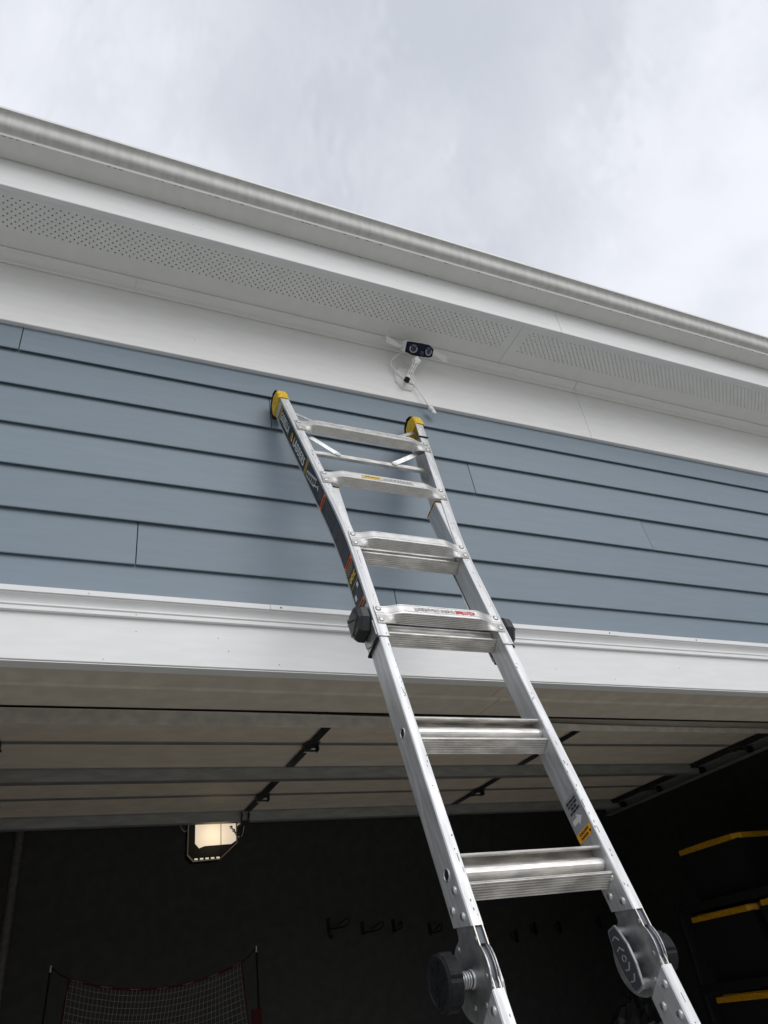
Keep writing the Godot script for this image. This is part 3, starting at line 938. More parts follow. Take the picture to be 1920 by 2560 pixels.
		for i in 2:
			for j in 4: box(wr, P(0.066 + j * 0.0075, u0 + 0.0118 - i * 0.0042, 0.0166), P(0.0715 + j * 0.0075, u0 + 0.0140 - i * 0.0042, 0.0168))
		obj("fine_print", wr, M.print_white, o).set_meta("kind", "stuff")

func inner_rung(L: Node3D, u0: float, dn: float, XL: Transform3D) -> void:
	# seen along x: lip and tread above, tube in the web, ribbed tread below
	var xw := 0.1685
	var fr := Transform3D(Basis(Vector3(0, 0, 1), Vector3(0, 1, 0), Vector3(1, 0, 0)), P(0, u0, dn))
	var st := ST()
	for s in [1.0, -1.0]:
		# lip rolled at the front, plate ribbed on its outer side
		var a := Vector2(-0.0135, s * 0.0265)
		var b := Vector2(-0.0500, s * 0.0430)
		var d := (b - a).normalized()
		var o: Vector2 = Vector2(d.y, -d.x) * s
		if o.y * s < 0.0: o = -o
		var pr := [a + Vector2(0.0015, -s * 0.0012), a + Vector2(0.0022, s * 0.0004), a + Vector2(0.0012, s * 0.0022)]
		var nr := 7
		for i in nr:
			for q in [[0.06, 0.0022], [0.48, 0.0022], [0.60, -0.0006], [0.94, -0.0006]]:
				pr.append(a.lerp(b, (i + q[0]) / nr) + o * (0.0010 + q[1]))
		pr.append(b - o * 0.0030)
		pr.append(a + d * 0.0030 - o * 0.0030)
		ext(st, PackedVector2Array(pr), fr, -xw, xw)
	var o2 := obj("rung", st, M.rung, L)
	var wb := ST()
	# web: concave from each tread to the tube
	var f := []
	var g := []
	for i in 9:
		var t := i / 8.0
		f.append(Vector2(-0.0470 + 0.006 * t, 0.0395 - 0.0265 * t))
	for i in 13:
		var t := PI * (0.62 - 1.24 * i / 12.0)
		f.append(Vector2(-0.0345 + 0.0148 * cos(t), 0.0148 * sin(t)))
	for i in 9:
		var t := 1.0 - i / 8.0
		f.append(Vector2(-0.0470 + 0.006 * t, -0.0395 + 0.0265 * t))
	f.append(Vector2(-0.0520, -0.0395))
	f.append(Vector2(-0.0520, 0.0395))
	ext(wb, PackedVector2Array(f), fr, -xw, xw)
	obj("rung_tube", wb, M.rung, o2)
	for s in [-1.0, 1.0]:
		# a swaged collar where the tube meets the rail
		var c := ST()
		lathe(c, P(s * 0.1655, u0, -0.0345 + dn), Vector3(s, 0, 0), PackedVector2Array([Vector2(0.0150, -0.001), Vector2(0.0156, 0.001), Vector2(0.0158, 0.0035)]), 20)
		obj("collar", c, M.hinge_metal, o2)

func foot_cap(L: Node3D, s: float) -> void:
	# a yellow shell over the rail end with a black pad wrapped round its top and back
	var cx := s * (W(1.12) - 0.0155)
	var st := ST()
	var pts := [Vector2(0.0045, 1.091), Vector2(0.0055, 1.120), Vector2(0.0035, 1.140), Vector2(-0.010, 1.158), Vector2(-0.036, 1.172), Vector2(-0.066, 1.160), Vector2(-0.078, 1.135), Vector2(-0.0785, 1.0905)]
	var fr := Transform3D(Basis(Vector3(0, 0, 1), Vector3(0, 1, 0), Vector3(1, 0, 0)), Vector3(cx, -U0, 0))
	# three slices make the chamfered sides
	var mid := PackedVector2Array(pts)
	ext(st, mid, fr, -0.0135, 0.0135)
	var c := Vector2(-0.036, 1.115)
	var slim := []
	for p in pts: slim.append(Vector2(c.x + (p.x - c.x) * 0.90, minf(p.y, c.y + (p.y - c.y) * 0.80) if p.y > 1.10 else p.y))
	for e in [-1.0, 1.0]:
		for i in pts.size():
			var j := (i + 1) % pts.size()
			var a := fr * Vector3(pts[i].x, pts[i].y, e * 0.0135)
			var b := fr * Vector3(pts[j].x, pts[j].y, e * 0.0135)
			var d := fr * Vector3(slim[i].x, slim[i].y, e * 0.0195)
			var f := fr * Vector3(slim[j].x, slim[j].y, e * 0.0195)
			quad(st, a, b, f, d, (a + f) * 0.5 - fr * Vector3(c.x, c.y, 0))
		var t := Geometry2D.triangulate_polygon(PackedVector2Array(slim))
		for i in range(0, t.size(), 3):
			tri(st, fr * Vector3(slim[t[i]].x, slim[t[i]].y, e * 0.0195), fr * Vector3(slim[t[i + 1]].x, slim[t[i + 1]].y, e * 0.0195), fr * Vector3(slim[t[i + 2]].x, slim[t[i + 2]].y, e * 0.0195), Vector3(e, 0, 0))
	var o := obj("end_cap", st, M.yellow, L)
	var pd := ST()
	ext(pd, PackedVector2Array([Vector2(-0.004, 1.152), Vector2(-0.010, 1.164), Vector2(-0.034, 1.180), Vector2(-0.068, 1.170), Vector2(-0.0855, 1.140), Vector2(-0.0865, 1.082), Vector2(-0.0792, 1.082), Vector2(-0.0792, 1.136), Vector2(-0.0665, 1.1615), Vector2(-0.036, 1.1735), Vector2(-0.0105, 1.1595)]), fr, -0.0205, 0.0205)
	obj("rubber_pad", pd, M.rubber, o)
	for e in [-1.0, 1.0]:
		var sc := ST()
		dome(sc, Vector3(cx + e * 0.0194, 1.110 - U0, -0.036), Vector3(e, 0, 0), 0.0035, 0.0012, 10)
		obj("screw", sc, M.rubber, o)

func lock_knob(L: Node3D, s: float) -> void:
	# lobed black cover of the sliding lock, outside the outer rail
	var st := ST()
	var rings := [[0.2005, 0.80], [0.2060, 0.93], [0.2230, 0.91], [0.2325, 0.76], [0.2350, 0.54]]
	var shape := [Vector2(-0.083, 0.030), Vector2(-0.060, 0.050), Vector2(-0.018, 0.047), Vector2(0.004, 0.020), Vector2(0.004, -0.014), Vector2(-0.020, -0.046), Vector2(-0.066, -0.048), Vector2(-0.083, -0.022)]
	var c := Vector2(-0.040, 0.0)
	var prev := []
	for r in rings:
		var ring := []
		for p in shape: ring.append(P(s * r[0], 0.002 + c.y + (p.y - c.y) * r[1], c.x + (p.x - c.x) * r[1]))
		if prev.size():
			for i in 8:
				var j := (i + 1) % 8
				quad(st, prev[i], prev[j], ring[j], ring[i], (ring[i] + prev[j]) * 0.5 - P(s * 0.215, 0.002, -0.040))
		prev = ring
	for i in range(1, 7): tri(st, prev[0], prev[i], prev[i + 1], Vector3(s, 0, 0))
	var o := obj("lock_cover", st, M.cover, L)
	# raised spine and fins of the cover
	var sp := ST()
	bar(sp, P(s * 0.2350, 0.028, -0.062), P(s * 0.2350, -0.006, -0.012), 0.010, 0.006, 0.002, Vector3(s, 0, 0))
	bar(sp, P(s * 0.2350, -0.026, -0.058), P(s * 0.2350, -0.006, -0.014), 0.008, 0.005, 0.002, Vector3(s, 0, 0))
	obj("cover_rib", sp, M.cover, o)
	var sc := ST()
	dome(sc, P(s * 0.2350, 0.020, -0.066), Vector3(s, 0, 0), 0.0042, 0.0015, 12)
	obj("screw", sc, M.hinge_metal, o)
	# bracket plate below it
	var bp := ST()
	ext(bp, PackedVector2Array([Vector2(-0.004, -0.02), Vector2(-0.004, -0.068), Vector2(-0.040, -0.074), Vector2(-0.072, -0.056), Vector2(-0.072, -0.02)]), Transform3D(Basis(Vector3(0, 0, 1), Vector3(0, 1, 0), Vector3(1, 0, 0)), Vector3(s * 0.199, -U0, 0)), -0.0014, 0.0014)
	obj("lock_bracket", bp, M.hinge_metal, L)

func plate_outline(lower: bool) -> PackedVector2Array:
	var c := Vector2(-0.062, -0.834)
	var r := 0.066
	var p := []
	if not lower:
		p.append(Vector2(-0.0045, -0.750))
		for i in 33:
			var a := deg_to_rad(29.0 - 294.0 * i / 32.0)
			p.append(c + Vector2(cos(a), sin(a)) * r)
		p.append(Vector2(-0.0640, -0.762))
		p.append(Vector2(-0.0630, -0.750))
	else:
		r = 0.063
		p.append(Vector2(-0.0045, -0.935))
		for i in 33:
			var a := deg_to_rad(-29.0 + 294.0 * i / 32.0)
			p.append(c + Vector2(cos(a), sin(a)) * r)
		p.append(Vector2(-0.0640, -0.915))
		p.append(Vector2(-0.0630, -0.935))
	return PackedVector2Array(p)

func hinge(L: Node3D, s: float) -> void:
	var xm := s * 0.1815
	var fr := Transform3D(Basis(Vector3(0, 0, 1), Vector3(0, 1, 0), Vector3(1, 0, 0)), Vector3(xm, -U0, 0))
	var H := Node3D.new()
	H.name = "hinge"
	L.add_child(H, true)
	for q in [[-0.0098, 0.0022, false], [0.0076, 0.0022, false], [-0.0070, 0.0020, true], [0.0050, 0.0020, true]]:
		var st := ST()
		ext(st, plate_outline(q[2]), fr, q[0], q[0] + q[1])
		obj("hinge_plate", st, M.hinge_metal, H)
	# bright sheared edges facing the climber
	for q in [[-0.0098, 0.0022, -0.752, -0.815], [0.0076, 0.0022, -0.752, -0.815], [-0.0070, 0.0020, -0.845, -0.874], [0.0050, 0.0020, -0.845, -0.874]]:
		var e := ST()
		box(e, P(xm + q[0] + 0.0001, q[3], -0.0044), P(xm + q[0] + q[1] - 0.0001, q[2], -0.0030))
		obj("plate_edge", e, M.edge, H)
	var core := ST()
	box(core, P(xm - 0.0072, -0.800, -0.055), P(xm + 0.0072, -0.770, -0.008), 0.0)
	cyl(core, P(xm - 0.0046, -0.834, -0.062), P(xm + 0.0046, -0.834, -0.062), 0.058, 40)
	box(core, P(xm - 0.0046, -0.93, -0.052), P(xm + 0.0046, -0.86, -0.008), 0.0)
	obj("hinge_core", core, M.core, H)
	# small rivets round the discs
	for p in [[-0.779, -0.077], [-0.872, -0.080], [-0.792, -0.009], [-0.884, -0.040], [-0.850, -0.012]]:
		for e in [-1.0, 1.0]:
			var rv := ST()
			dome(rv, P(xm + e * 0.0098, p[0], p[1]), Vector3(e, 0, 0), 0.0048, 0.0020, 12)
			obj("rivet", rv, M.hinge_metal, H)
	# spring and knob outside, locking lever inside
	var ax := P(xm, -0.834, -0.062)
	var sx := ST()
	cyl(sx, ax, ax + Vector3(s * 0.046, 0, 0), 0.0085, 14)
	lathe(sx, ax + Vector3(s * 0.0098, 0, 0), Vector3(s, 0, 0), PackedVector2Array([Vector2(0.0155, 0), Vector2(0.0155, 0.002), Vector2(0.0145, 0.004), Vector2(0.0130, 0.004)]), 24)
	for i in 5:
		lathe(sx, ax + Vector3(s * (0.015 + i * 0.0052), 0, 0), Vector3(s, 0, 0), PackedVector2Array([Vector2(0.0085, -0.0005), Vector2(0.0128, 0.0), Vector2(0.0142, 0.0018), Vector2(0.0128, 0.0036), Vector2(0.0085, 0.0040)]), 20)
	obj("spring_shaft", sx, M.zinc, H)
	var kb := ST()
	var k0 := ax + Vector3(s * (0.050 if s < 0.0 else 0.036), 0, 0)
	var kr := 1.0 if s < 0.0 else 0.86
	# eight-lobed rim
	var lob := []
	for i in 48:
		var a := TAU * i / 48.0
		var notch := fmod(a / TAU * 6.0 + 0.25, 1.0)
		var r := (0.0455 if notch > 0.06 else 0.0425) * kr
		lob.append(Vector2(cos(a) * r, sin(a) * r))
	ext(kb, PackedVector2Array(lob), Transform3D(Basis(Vector3(0, 0, 1), Vector3(0, 1, 0), Vector3(1, 0, 0)), k0), 0.0, s * 0.023)
	lathe(kb, k0 + Vector3(s * 0.023, 0, 0), Vector3(s, 0, 0), PackedVector2Array([Vector2(0.0440 * kr, 0), Vector2(0.0410 * kr, 0.0040), Vector2(0.0360 * kr, 0.0046), Vector2(0.0340 * kr, 0.0020), Vector2(0, 0.0020)]), 40, false)
	lathe(kb, k0, Vector3(-s, 0, 0), PackedVector2Array([Vector2(0.0440 * kr, 0), Vector2(0.040 * kr, 0.003), Vector2(0.020, 0.004), Vector2(0.0, 0.004)]), 40, false)
	var ko := obj("lock_knob", kb, M.black, H)
	var rb := ST()
	for i in 6:
		var a := TAU * i / 6.0 + 0.4
		var d := Vector3(0, sin(a), cos(a))
		bar(rb, k0 + Vector3(s * 0.0255, 0, 0) + d * 0.008, k0 + Vector3(s * 0.0255, 0, 0) + d.rotated(Vector3(1, 0, 0), 0.5) * 0.034, 0.0030, 0.0030, 0.0, Vector3(s, 0, 0))
	for a0 in [0.3, 1.5, 2.9, 4.4]:
		var pts := []
		for i in 6: pts.append(k0 + Vector3(s * 0.0255, 0, 0) + Vector3(0, sin(a0 + i * 0.15), cos(a0 + i * 0.15)) * 0.027)
		tube(rb, pts, 0.0014, 6)
	obj("moulded_marks", rb, M.black, ko)
	# lever on the inner side, an elongated plate with raised arrows
	var lx := ax + Vector3(-s * 0.034, 0, 0)
	var lv := ST()
	var lp := PackedVector2Array([Vector2(-0.012, 0.057), Vector2(0.010, 0.057), Vector2(0.0155, 0.045), Vector2(0.0235, 0.016), Vector2(0.0235, -0.018), Vector2(0.0150, -0.052), Vector2(0.010, -0.057), Vector2(-0.010, -0.057), Vector2(-0.0155, -0.048), Vector2(-0.0225, -0.020), Vector2(-0.0225, 0.020), Vector2(-0.0160, 0.050)])
	var tilt := Transform3D(Basis(Vector3(0, 0, 1), Vector3(0, 1, 0), Vector3(1, 0, 0)), lx)
	ext(lv, lp, tilt, -0.0025, 0.0025)
	for v in [0.046, -0.046]: cyl(lv, lx + Vector3(s * 0.002, v, 0.002), lx + Vector3(s * 0.024, v, 0.002), 0.0095, 12)
	cyl(lv, lx, lx + Vector3(s * 0.026, 0, 0), 0.009, 14)
	var lo := obj("lock_lever", lv, M.hinge_metal, H)
	var face := ST()
	var lp2 := []
	for p in lp: lp2.append(p * Vector2(0.86, 0.93))
	ext(face, PackedVector2Array(lp2), tilt, -s * 0.0026, -s * 0.0031)
	obj("lever_face", face, M.lever, lo)
	var mk := ST()
	var fx := lx.x - s * 0.0034
	for v in [[0.040, 1.0], [0.020, 1.0], [-0.020, -1.0], [-0.040, -1.0]]:
		var tip := Vector3(fx, lx.y + v[0], lx.z)
		bar(mk, tip, tip + Vector3(0, -0.010 * v[1], 0.0085), 0.0024, 0.0024, 0.0, Vector3(1, 0, 0))
		bar(mk, tip, tip + Vector3(0, -0.003 * v[1], -0.010), 0.0024, 0.0024, 0.0, Vector3(1, 0, 0))
	lathe(mk, Vector3(fx, lx.y, lx.z), Vector3(-s, 0, 0), PackedVector2Array([Vector2(0.0060, 0), Vector2(0.0060, 0.0012), Vector2(0.0044, 0.0012), Vector2(0.0044, 0)]), 16)
	obj("arrow_marks", mk, M.sticker_grey, lo)

func strip_side(st: SurfaceTool, u_lo: float, u_hi: float, n_lo: float, n_hi: float, lift: float) -> void:
	# a sheet that follows the bent outer side of the left rail
	var m := maxi(1, int((u_hi - u_lo) / 0.02))
	for i in m:
		var a := lerpf(u_lo, u_hi, float(i) / m)
		var b := lerpf(u_lo, u_hi, float(i + 1) / m)
		quad(st, P(-W(a) - lift, a, n_lo), P(-W(a) - lift, a, n_hi), P(-W(b) - lift, b, n_hi), P(-W(b) - lift, b, n_lo), Vector3.LEFT)

func rail_label(L: Node3D) -> void:
	var bs := ST()
	strip_side(bs, 0.050, 1.058, -0.0665, -0.0085, 0.0004)
	var B := obj("rail_label", bs, M.label, L)
	B.set_meta("label", "black printed label down the outside of the left rail")
	var parts := {"yellow": ST(), "orange": ST(), "grey": ST(), "white": ST()}
	for u in [1.048, 1.040, 0.716, 0.707]: strip_side(parts.yellow, u - 0.0018, u + 0.0018, -0.0665, -0.0085, 0.0008)
	for u in [0.523, 0.236, 0.070]: strip_side(parts.orange, u - 0.0085, u + 0.0085, -0.0665, -0.0085, 0.0008)
	strip_side(parts.yellow, 0.1495, 0.1515, -0.0665, -0.0085, 0.0008)
	strip_side(parts.yellow, 0.2200, 0.2215, -0.0665, -0.0085, 0.0008)
	# paragraphs of small print, as lines with gaps
	var u := 0.508
	while u > 0.252:
		if rng.randf() > 0.10:
			var n := -0.012 - rng.randf() * 0.003
			while n > -0.063:
				var w := rng.randf_range(0.005, 0.016)
				strip_side(parts.grey, u - 0.0011, u + 0.0011, maxf(n - w, -0.0645), n, 0.0008)
				n -= w + 0.0022
				if rng.randf() < 0.08: break
		u -= 0.0043
	for q in [[0.570, 0.540], [0.128, 0.085]]:
		var v: float = q[0]
		while v > q[1]:
			strip_side(parts.grey, v - 0.0010, v + 0.0010, -0.060 + rng.randf() * 0.02, -0.013 - rng.randf() * 0.008, 0.0008)
			v -= 0.0042
	# ladder pictogram: two rails with rungs and a hand
	var lines := [[0.695, -0.040, 0.610, -0.016], [0.690, -0.057, 0.612, -0.046]]
	for q in lines:
		bar(parts.white, P(-W(q[0]) - 0.0010, q[0], q[1]), P(-W(q[2]) - 0.0010, q[2], q[3]), 0.0014, 0.0018, 0.0, Vector3.RIGHT)
	for i in 6:
		var t := i / 5.0
		var a := Vector2(lerpf(0.695, 0.610, t), lerpf(-0.040, -0.016, t))
		var b := Vector2(lerpf(0.690, 0.612, t), lerpf(-0.057, -0.046, t))
		bar(parts.white, P(-W(a.x) - 0.0010, a.x, a.y), P(-W(b.x) - 0.0010, b.x, b.y), 0.0012, 0.0016, 0.0, Vector3.RIGHT)
		if i < 5: bar(parts.white, P(-W(a.x) - 0.0010, a.x, a.y - 0.004), P(-W(a.x) - 0.0010, a.x - 0.017, a.y + 0.0015), 0.0012, 0.0014, 0.0, Vector3.RIGHT)
	bar(parts.white, P(-W(0.62) - 0.0010, 0.618, -0.042), P(-W(0.59) - 0.0010, 0.588, -0.030), 0.0014, 0.0075, 0.0, Vector3.RIGHT)
	for i in 3: bar(parts.white, P(-W(0.59) - 0.0010, 0.590, -0.030), P(-W(0.578) - 0.0010, 0.576 + i * 0.003, -0.036 + i * 0.007), 0.0014, 0.0024, 0.0, Vector3.RIGHT)
	for q in [[0.128, 0.143, -0.030, -0.018], [0.100, 0.118, -0.058, -0.046]]: strip_side(parts.white, q[0], q[1], q[2], q[3], 0.0009)
	obj("printed_band", parts.yellow, M.print_yellow, B)
	obj("printed_band", parts.orange, M.print_orange, B)
	obj("fine_print", parts.grey, M.print_grey, B).set_meta("kind", "stuff")
	obj("pictogram", parts.white, M.print_white, B)
	var dn := (P(-W(0.73), 0.73, 0) - P(-W(1.03), 1.03, 0)).normalized()
	var fwd := Vector3(0, 0, 1)
	words("GORILLA", 0.031, M.print_white, B, P(-W(0.981) - 0.0010, 0.981, -0.0375), dn, fwd, 0.104)
	words("LADDERS", 0.031, M.print_white, B, P(-W(0.800) - 0.0010, 0.800, -0.0375), dn, fwd, 0.132)
	for q in [["WARNING", 0.523], ["WARNING", 0.236], ["WARNING", 0.070]]:
		words(q[0], 0.0085, M.print_black, B, P(-W(q[1]) - 0.0012, q[1], -0.0375), Vector3(0, 0, -1), Vector3(0, -1, 0), 0.040)
	words("300", 0.019, M.print_yellow, B, P(-W(0.178) - 0.0012, 0.178, -0.036), Vector3(0, 0, -1), Vector3(0, -1, 0), 0.044)
	for q in [[0.203, 0.030], [0.211, 0.036]]:
		var rw := ST()
		for i in 5: strip_side(rw, q[0] - 0.0015, q[0] + 0.0015, -0.058 + i * q[1] / 4.0, -0.054 + i * q[1] / 4.0, 0.0009)
		obj("fine_print", rw, M.print_yellow if q[1] < 0.034 else M.print_white, B).set_meta("kind", "stuff")
	# small crest between the two words
	var em := ST()
	var shp := [Vector2(-0.010, -0.020), Vector2(-0.004, -0.021), Vector2(0.000, -0.013), Vector2(0.006, -0.017), Vector2(0.011, -0.015), Vector2(0.009, -0.006), Vector2(0.013, 0.001), Vector2(0.011, 0.011), Vector2(0.006, 0.018), Vector2(0.001, 0.020), Vector2(-0.003, 0.014), Vector2(-0.007, 0.016), Vector2(-0.012, 0.008), Vector2(-0.008, -0.002), Vector2(-0.013, -0.012)]
	ext(em, PackedVector2Array(shp), Transform3D(Basis(Vector3(0, 0, 1), Vector3(0, 1, 0), Vector3(-1, 0, 0)), P(-W(0.893) - 0.0006, 0.893, -0.0375)), 0.0, 0.0006)
	obj("emblem", em, M.print_yellow, B)
	var ln := ST()
	for q in [[-0.004, 0.010, 0.004, 0.004], [-0.006, -0.004, 0.006, 0.000], [0.000, -0.011, 0.005, -0.006]]:
		bar(ln, P(-W(0.893) - 0.0014, 0.893 + q[1], -0.0375 + q[0]), P(-W(0.893) - 0.0014, 0.893 + q[3], -0.0375 + q[2]), 0.001, 0.0014, 0.0, Vector3.RIGHT)
	obj("emblem_lines", ln, M.print_black, B)

func warning_sticker(L: Node3D) -> void:
	# inner face of the right rail
	var x := 0.1688
	var st := ST()
	var pl := PackedVector2Array([Vector2(-0.010, -0.510), Vector2(-0.052, -0.510), Vector2(-0.064, -0.520), Vector2(-0.066, -0.594), Vector2(-0.062, -0.604), Vector2(-0.018, -0.604), Vector2(-0.010, -0.598)])
	var fr := Transform3D(Basis(Vector3(0, 0, 1), Vector3(0, 1, 0), Vector3(1, 0, 0)), Vector3(x, -U0, 0))
	ext(st, pl, fr, -0.0003, 0.0)
	var S := obj("warning_sticker", st, M.sticker_grey, L)
	var am := ST()
	ext(am, PackedVector2Array([Vector2(-0.0100, -0.584), Vector2(-0.0660, -0.584), Vector2(-0.0660, -0.594), Vector2(-0.062, -0.604), Vector2(-0.018, -0.604), Vector2(-0.0100, -0.598)]), fr, -0.0007, -0.00035)
	obj("amber_band", am, M.amber, S)
	var ar := ST()
	ext(ar, PackedVector2Array([Vector2(-0.058, -0.566), Vector2(-0.038, -0.566), Vector2(-0.038, -0.573), Vector2(-0.021, -0.5605), Vector2(-0.038, -0.548), Vector2(-0.038, -0.555), Vector2(-0.058, -0.555)]), fr, -0.0007, -0.00035)
	obj("arrow", ar, M.arrow, S)
	var rt := Vector3(0, 0, -1)
	var up := Vector3(0, -1, 0)
	var fx := x - 0.0009
	words("WARNING", 0.0060, M.print_black, S, P(fx, -0.5985, -0.040), rt, up, 0.030)
	words("ADVERTENCIA", 0.0060, M.print_black, S, P(fx, -0.5895, -0.037), rt, up, 0.038)
	var y := -0.5415
	for w in [["CLIMB FROM THIS", 0.040], ["SIDE ONLY", 0.024], ["SUBA POR ESTE", 0.038], ["LADO NADA MAS", 0.040]]:
		words(w[0], 0.0056, M.print_black, S, P(fx, y, -0.034), rt, up, w[1])
		y += 0.0076
	var tr := ST()
	ext(tr, PackedVector2Array([Vector2(-0.0165, -0.6020), Vector2(-0.0120, -0.5955), Vector2(-0.0210, -0.5955)]), fr, -0.0012, -0.0008)
	obj("warning_triangle", tr, M.print_black, S)

# ---------------------------------------------------------------- security camera
func security_camera() -> void:
	var base := Vector3(1.234, 3.828, 0.025)
	var C := thing("security_camera", "white twin lens security camera with two antennas under the eave", "security camera", base)
	var st := ST()
	var oc := []
	for i in 8:
		var a := TAU * (i + 0.5) / 8.0
		oc.append(Vector2(cos(a), sin(a)))
	var prev := []
	for q in [[0.062, 0.0], [0.062, 0.008], [0.050, 0.016]]:
		var ring := []
		for v in oc: ring.append(Vector3(v.x * q[0] * 0.86, v.y * q[0] * 1.15, q[1]))
		if prev.size():
			for i in 8:
				quad(st, prev[i], prev[(i + 1) % 8], ring[(i + 1) % 8], ring[i], (ring[i] + prev[(i + 1) % 8]) * 0.5)
		prev = ring
	for i in range(1, 7): tri(st, prev[0], prev[i], prev[i + 1], Vector3(0, 0, 1))
	var bo := obj("base_plate", st, M.plastic, C)
	for p in [Vector3(-0.034, -0.022, 0.0115), Vector3(0.0, 0.055, 0.0125)]:
		var sc := ST()
		dome(sc, p, Vector3(0, 0, 1), 0.004, 0.0015, 10)
		obj("screw", sc, M.dark_steel, bo)
	# pivot and slotted arm out to the head
	var a0 := Vector3(1.219, 3.782, 0.062) - base
	var a1 := Vector3(1.259, 3.866, 0.106) - base
	var pv := ST()
	var ad := (a1 - a0).normalized()
	cyl(pv, a0 - ad * 0.004, a0 + ad * 0.012, 0.0118, 14)
	obj("pivot", pv, M.black, C)
	var fl := ST()
	cyl(fl, Vector3(-0.010, -0.030, 0.012), a0 + ad * 0.006, 0.0095, 14)
	obj("flange", fl, M.plastic, bo)
	var ar := ST()
	bar(ar, a0 + (a1 - a0) * 0.12, a1, 0.022, 0.022, 0.006, Vector3(-0.39, -0.72, 0.58))
	var ao := obj("arm", ar, M.plastic, C)
	var d := (a1 - a0)
	var f := axis_frame(a0, a1, Vector3(-0.39, -0.72, 0.58))
	var sl := ST()
	for e in [-1.0, 1.0]:
		for i in 3:
			box(sl, Vector3(e * 0.0042 - 0.0022, 0.0100, 0.026 + i * 0.022), Vector3(e * 0.0042 + 0.0022, 0.0114, 0.044 + i * 0.022), 0.0, f)
	obj("arm_slot", sl, M.plastic_shade, ao)
	# neck joints
	var nk := ST()
	cyl(nk, a1 + Vector3(-0.014, 0.0, 0.0), a1 + Vector3(0.014, 0.002, -0.003), 0.0125, 16)
	cyl(nk, a1, a1 + Vector3(0.003, 0.030, 0.006), 0.0105, 14)
	obj("neck", nk, M.plastic, C)
	# head: housing behind a dark faceted face, turned a little to the right and down
	var hc := Vector3(1.2690, 3.900, 0.140) - base
	var yaw := 0.02
	var pit := 0.9056
	var fwd := Vector3(sin(yaw) * cos(pit), -sin(pit), cos(yaw) * cos(pit))
	var ry := Vector3(sin(yaw) * sin(pit), cos(pit), cos(yaw) * sin(pit))
	ry = ry.rotated(fwd, 0.07)
	var rx := ry.cross(fwd)
	var hf := Transform3D(Basis(rx * 1.06, ry * 0.98, fwd), hc)
	var H := Node3D.new()
	H.name = "camera_head"
	C.add_child(H, true)
	var fold := func(p: Vector2, z: float) -> Vector3: return hf * Vector3(p.x, p.y, z - absf(p.x) * 0.27)
	var half_l := [Vector2(0, 0.0285), Vector2(-0.050, 0.0275), Vector2(-0.0600, 0.0250), Vector2(-0.0600, -0.0190), Vector2(-0.032, -0.0275), Vector2(0, -0.0285)]
	var half_r := [Vector2(0, -0.0285), Vector2(0.045, -0.0270), Vector2(0.0600, -0.0210), Vector2(0.0605, 0.0110), Vector2(0.036, 0.0265), Vector2(0, 0.0285)]
	var outline := half_l.slice(0, 5) + half_r.slice(0, 5)
	var hs := ST()
	var n := outline.size()
	for i in n:
		var p: Vector2 = outline[i] * 1.04
		var q: Vector2 = outline[(i + 1) % n] * 1.04
		var o := hf.basis * Vector3(p.x + q.x, p.y + q.y, 0)
		quad(hs, fold.call(p, 0.0), fold.call(q, 0.0), fold.call(q, -0.020), fold.call(p, -0.020), o)
		var p2: Vector2 = outline[i] * Vector2(0.94, 0.92)
		var q2: Vector2 = outline[(i + 1) % n] * Vector2(0.94, 0.92)
		quad(hs, fold.call(p, -0.020), fold.call(q, -0.020), hf * Vector3(q2.x, q2.y, -0.085), hf * Vector3(p2.x, p2.y, -0.085), o)
		tri(hs, hf * Vector3(0, 0, -0.087), hf * Vector3(p2.x, p2.y, -0.085), hf * Vector3(q2.x, q2.y, -0.085), -fwd)
		tri(hs, fold.call(Vector2.ZERO, 0.0), fold.call(p, 0.0), fold.call(q, 0.0), fwd)
	obj("housing", hs, M.plastic, H)
	var fp := ST()
	for hl in [half_l, half_r]:
		var side := -1.0 if hl == half_l else 1.0
		var fn := (hf.basis * Vector3(side * 0.27, 0, 1)).normalized()
		for i in hl.size():
			var p: Vector2 = hl[i]
			var q: Vector2 = hl[(i + 1) % hl.size()]
			var p2 := Vector2(p.x * 0.93, p.y * 0.92)
			var q2 := Vector2(q.x * 0.93, q.y * 0.92)
			if i < hl.size() - 1:
				quad(fp, fold.call(p, 0.0008), fold.call(q, 0.0008), fold.call(q, 0.004), fold.call(p, 0.004), hf.basis * Vector3(p.x + q.x, p.y + q.y, 0))
				quad(fp, fold.call(p, 0.004), fold.call(q, 0.004), fold.call(q2, 0.0065), fold.call(p2, 0.0065), fn)
				if i > 0: tri(fp, fold.call(Vector2(hl[0].x * 0.93, hl[0].y * 0.92), 0.0065), fold.call(p2, 0.0065), fold.call(q2, 0.0065), fn)
	obj("face_panel", fp, M.glass_dark, H)
	for q in [[-0.0315, 0.0], [0.0355, -0.002]]:
		var c: Vector3 = fold.call(Vector2(q[0], q[1]), 0.0067)
		var fn := (hf.basis * Vector3(signf(q[0]) * 0.27, 0, 1)).normalized()
		var fa := axis_frame(c, c + fn, ry)
		var ln := ST()
		lathe(ln, c, fn, PackedVector2Array([Vector2(0.0185, 0), Vector2(0.0180, 0.0012), Vector2(0.0112, 0.0012), Vector2(0.0106, 0.0026), Vector2(0.0090, 0.0026), Vector2(0.0072, 0.0009), Vector2(0.0, 0.0019)]), 28)
		obj("lens", ln, M.lens_ring, H)
		for i in 9:
			var a := deg_to_rad(-195.0 + 210.0 * i / 8.0)
			var ld := ST()
			dome(ld, c + fa.basis * Vector3(cos(a) * 0.0147, sin(a) * 0.0147, 0.0011), fn, 0.0027, 0.0012, 8)
			obj("led", ld, M.led, H)
	var sn := ST()
	dome(sn, fold.call(Vector2(0.004, -0.013), 0.0066), fwd, 0.0090, 0.004, 18)
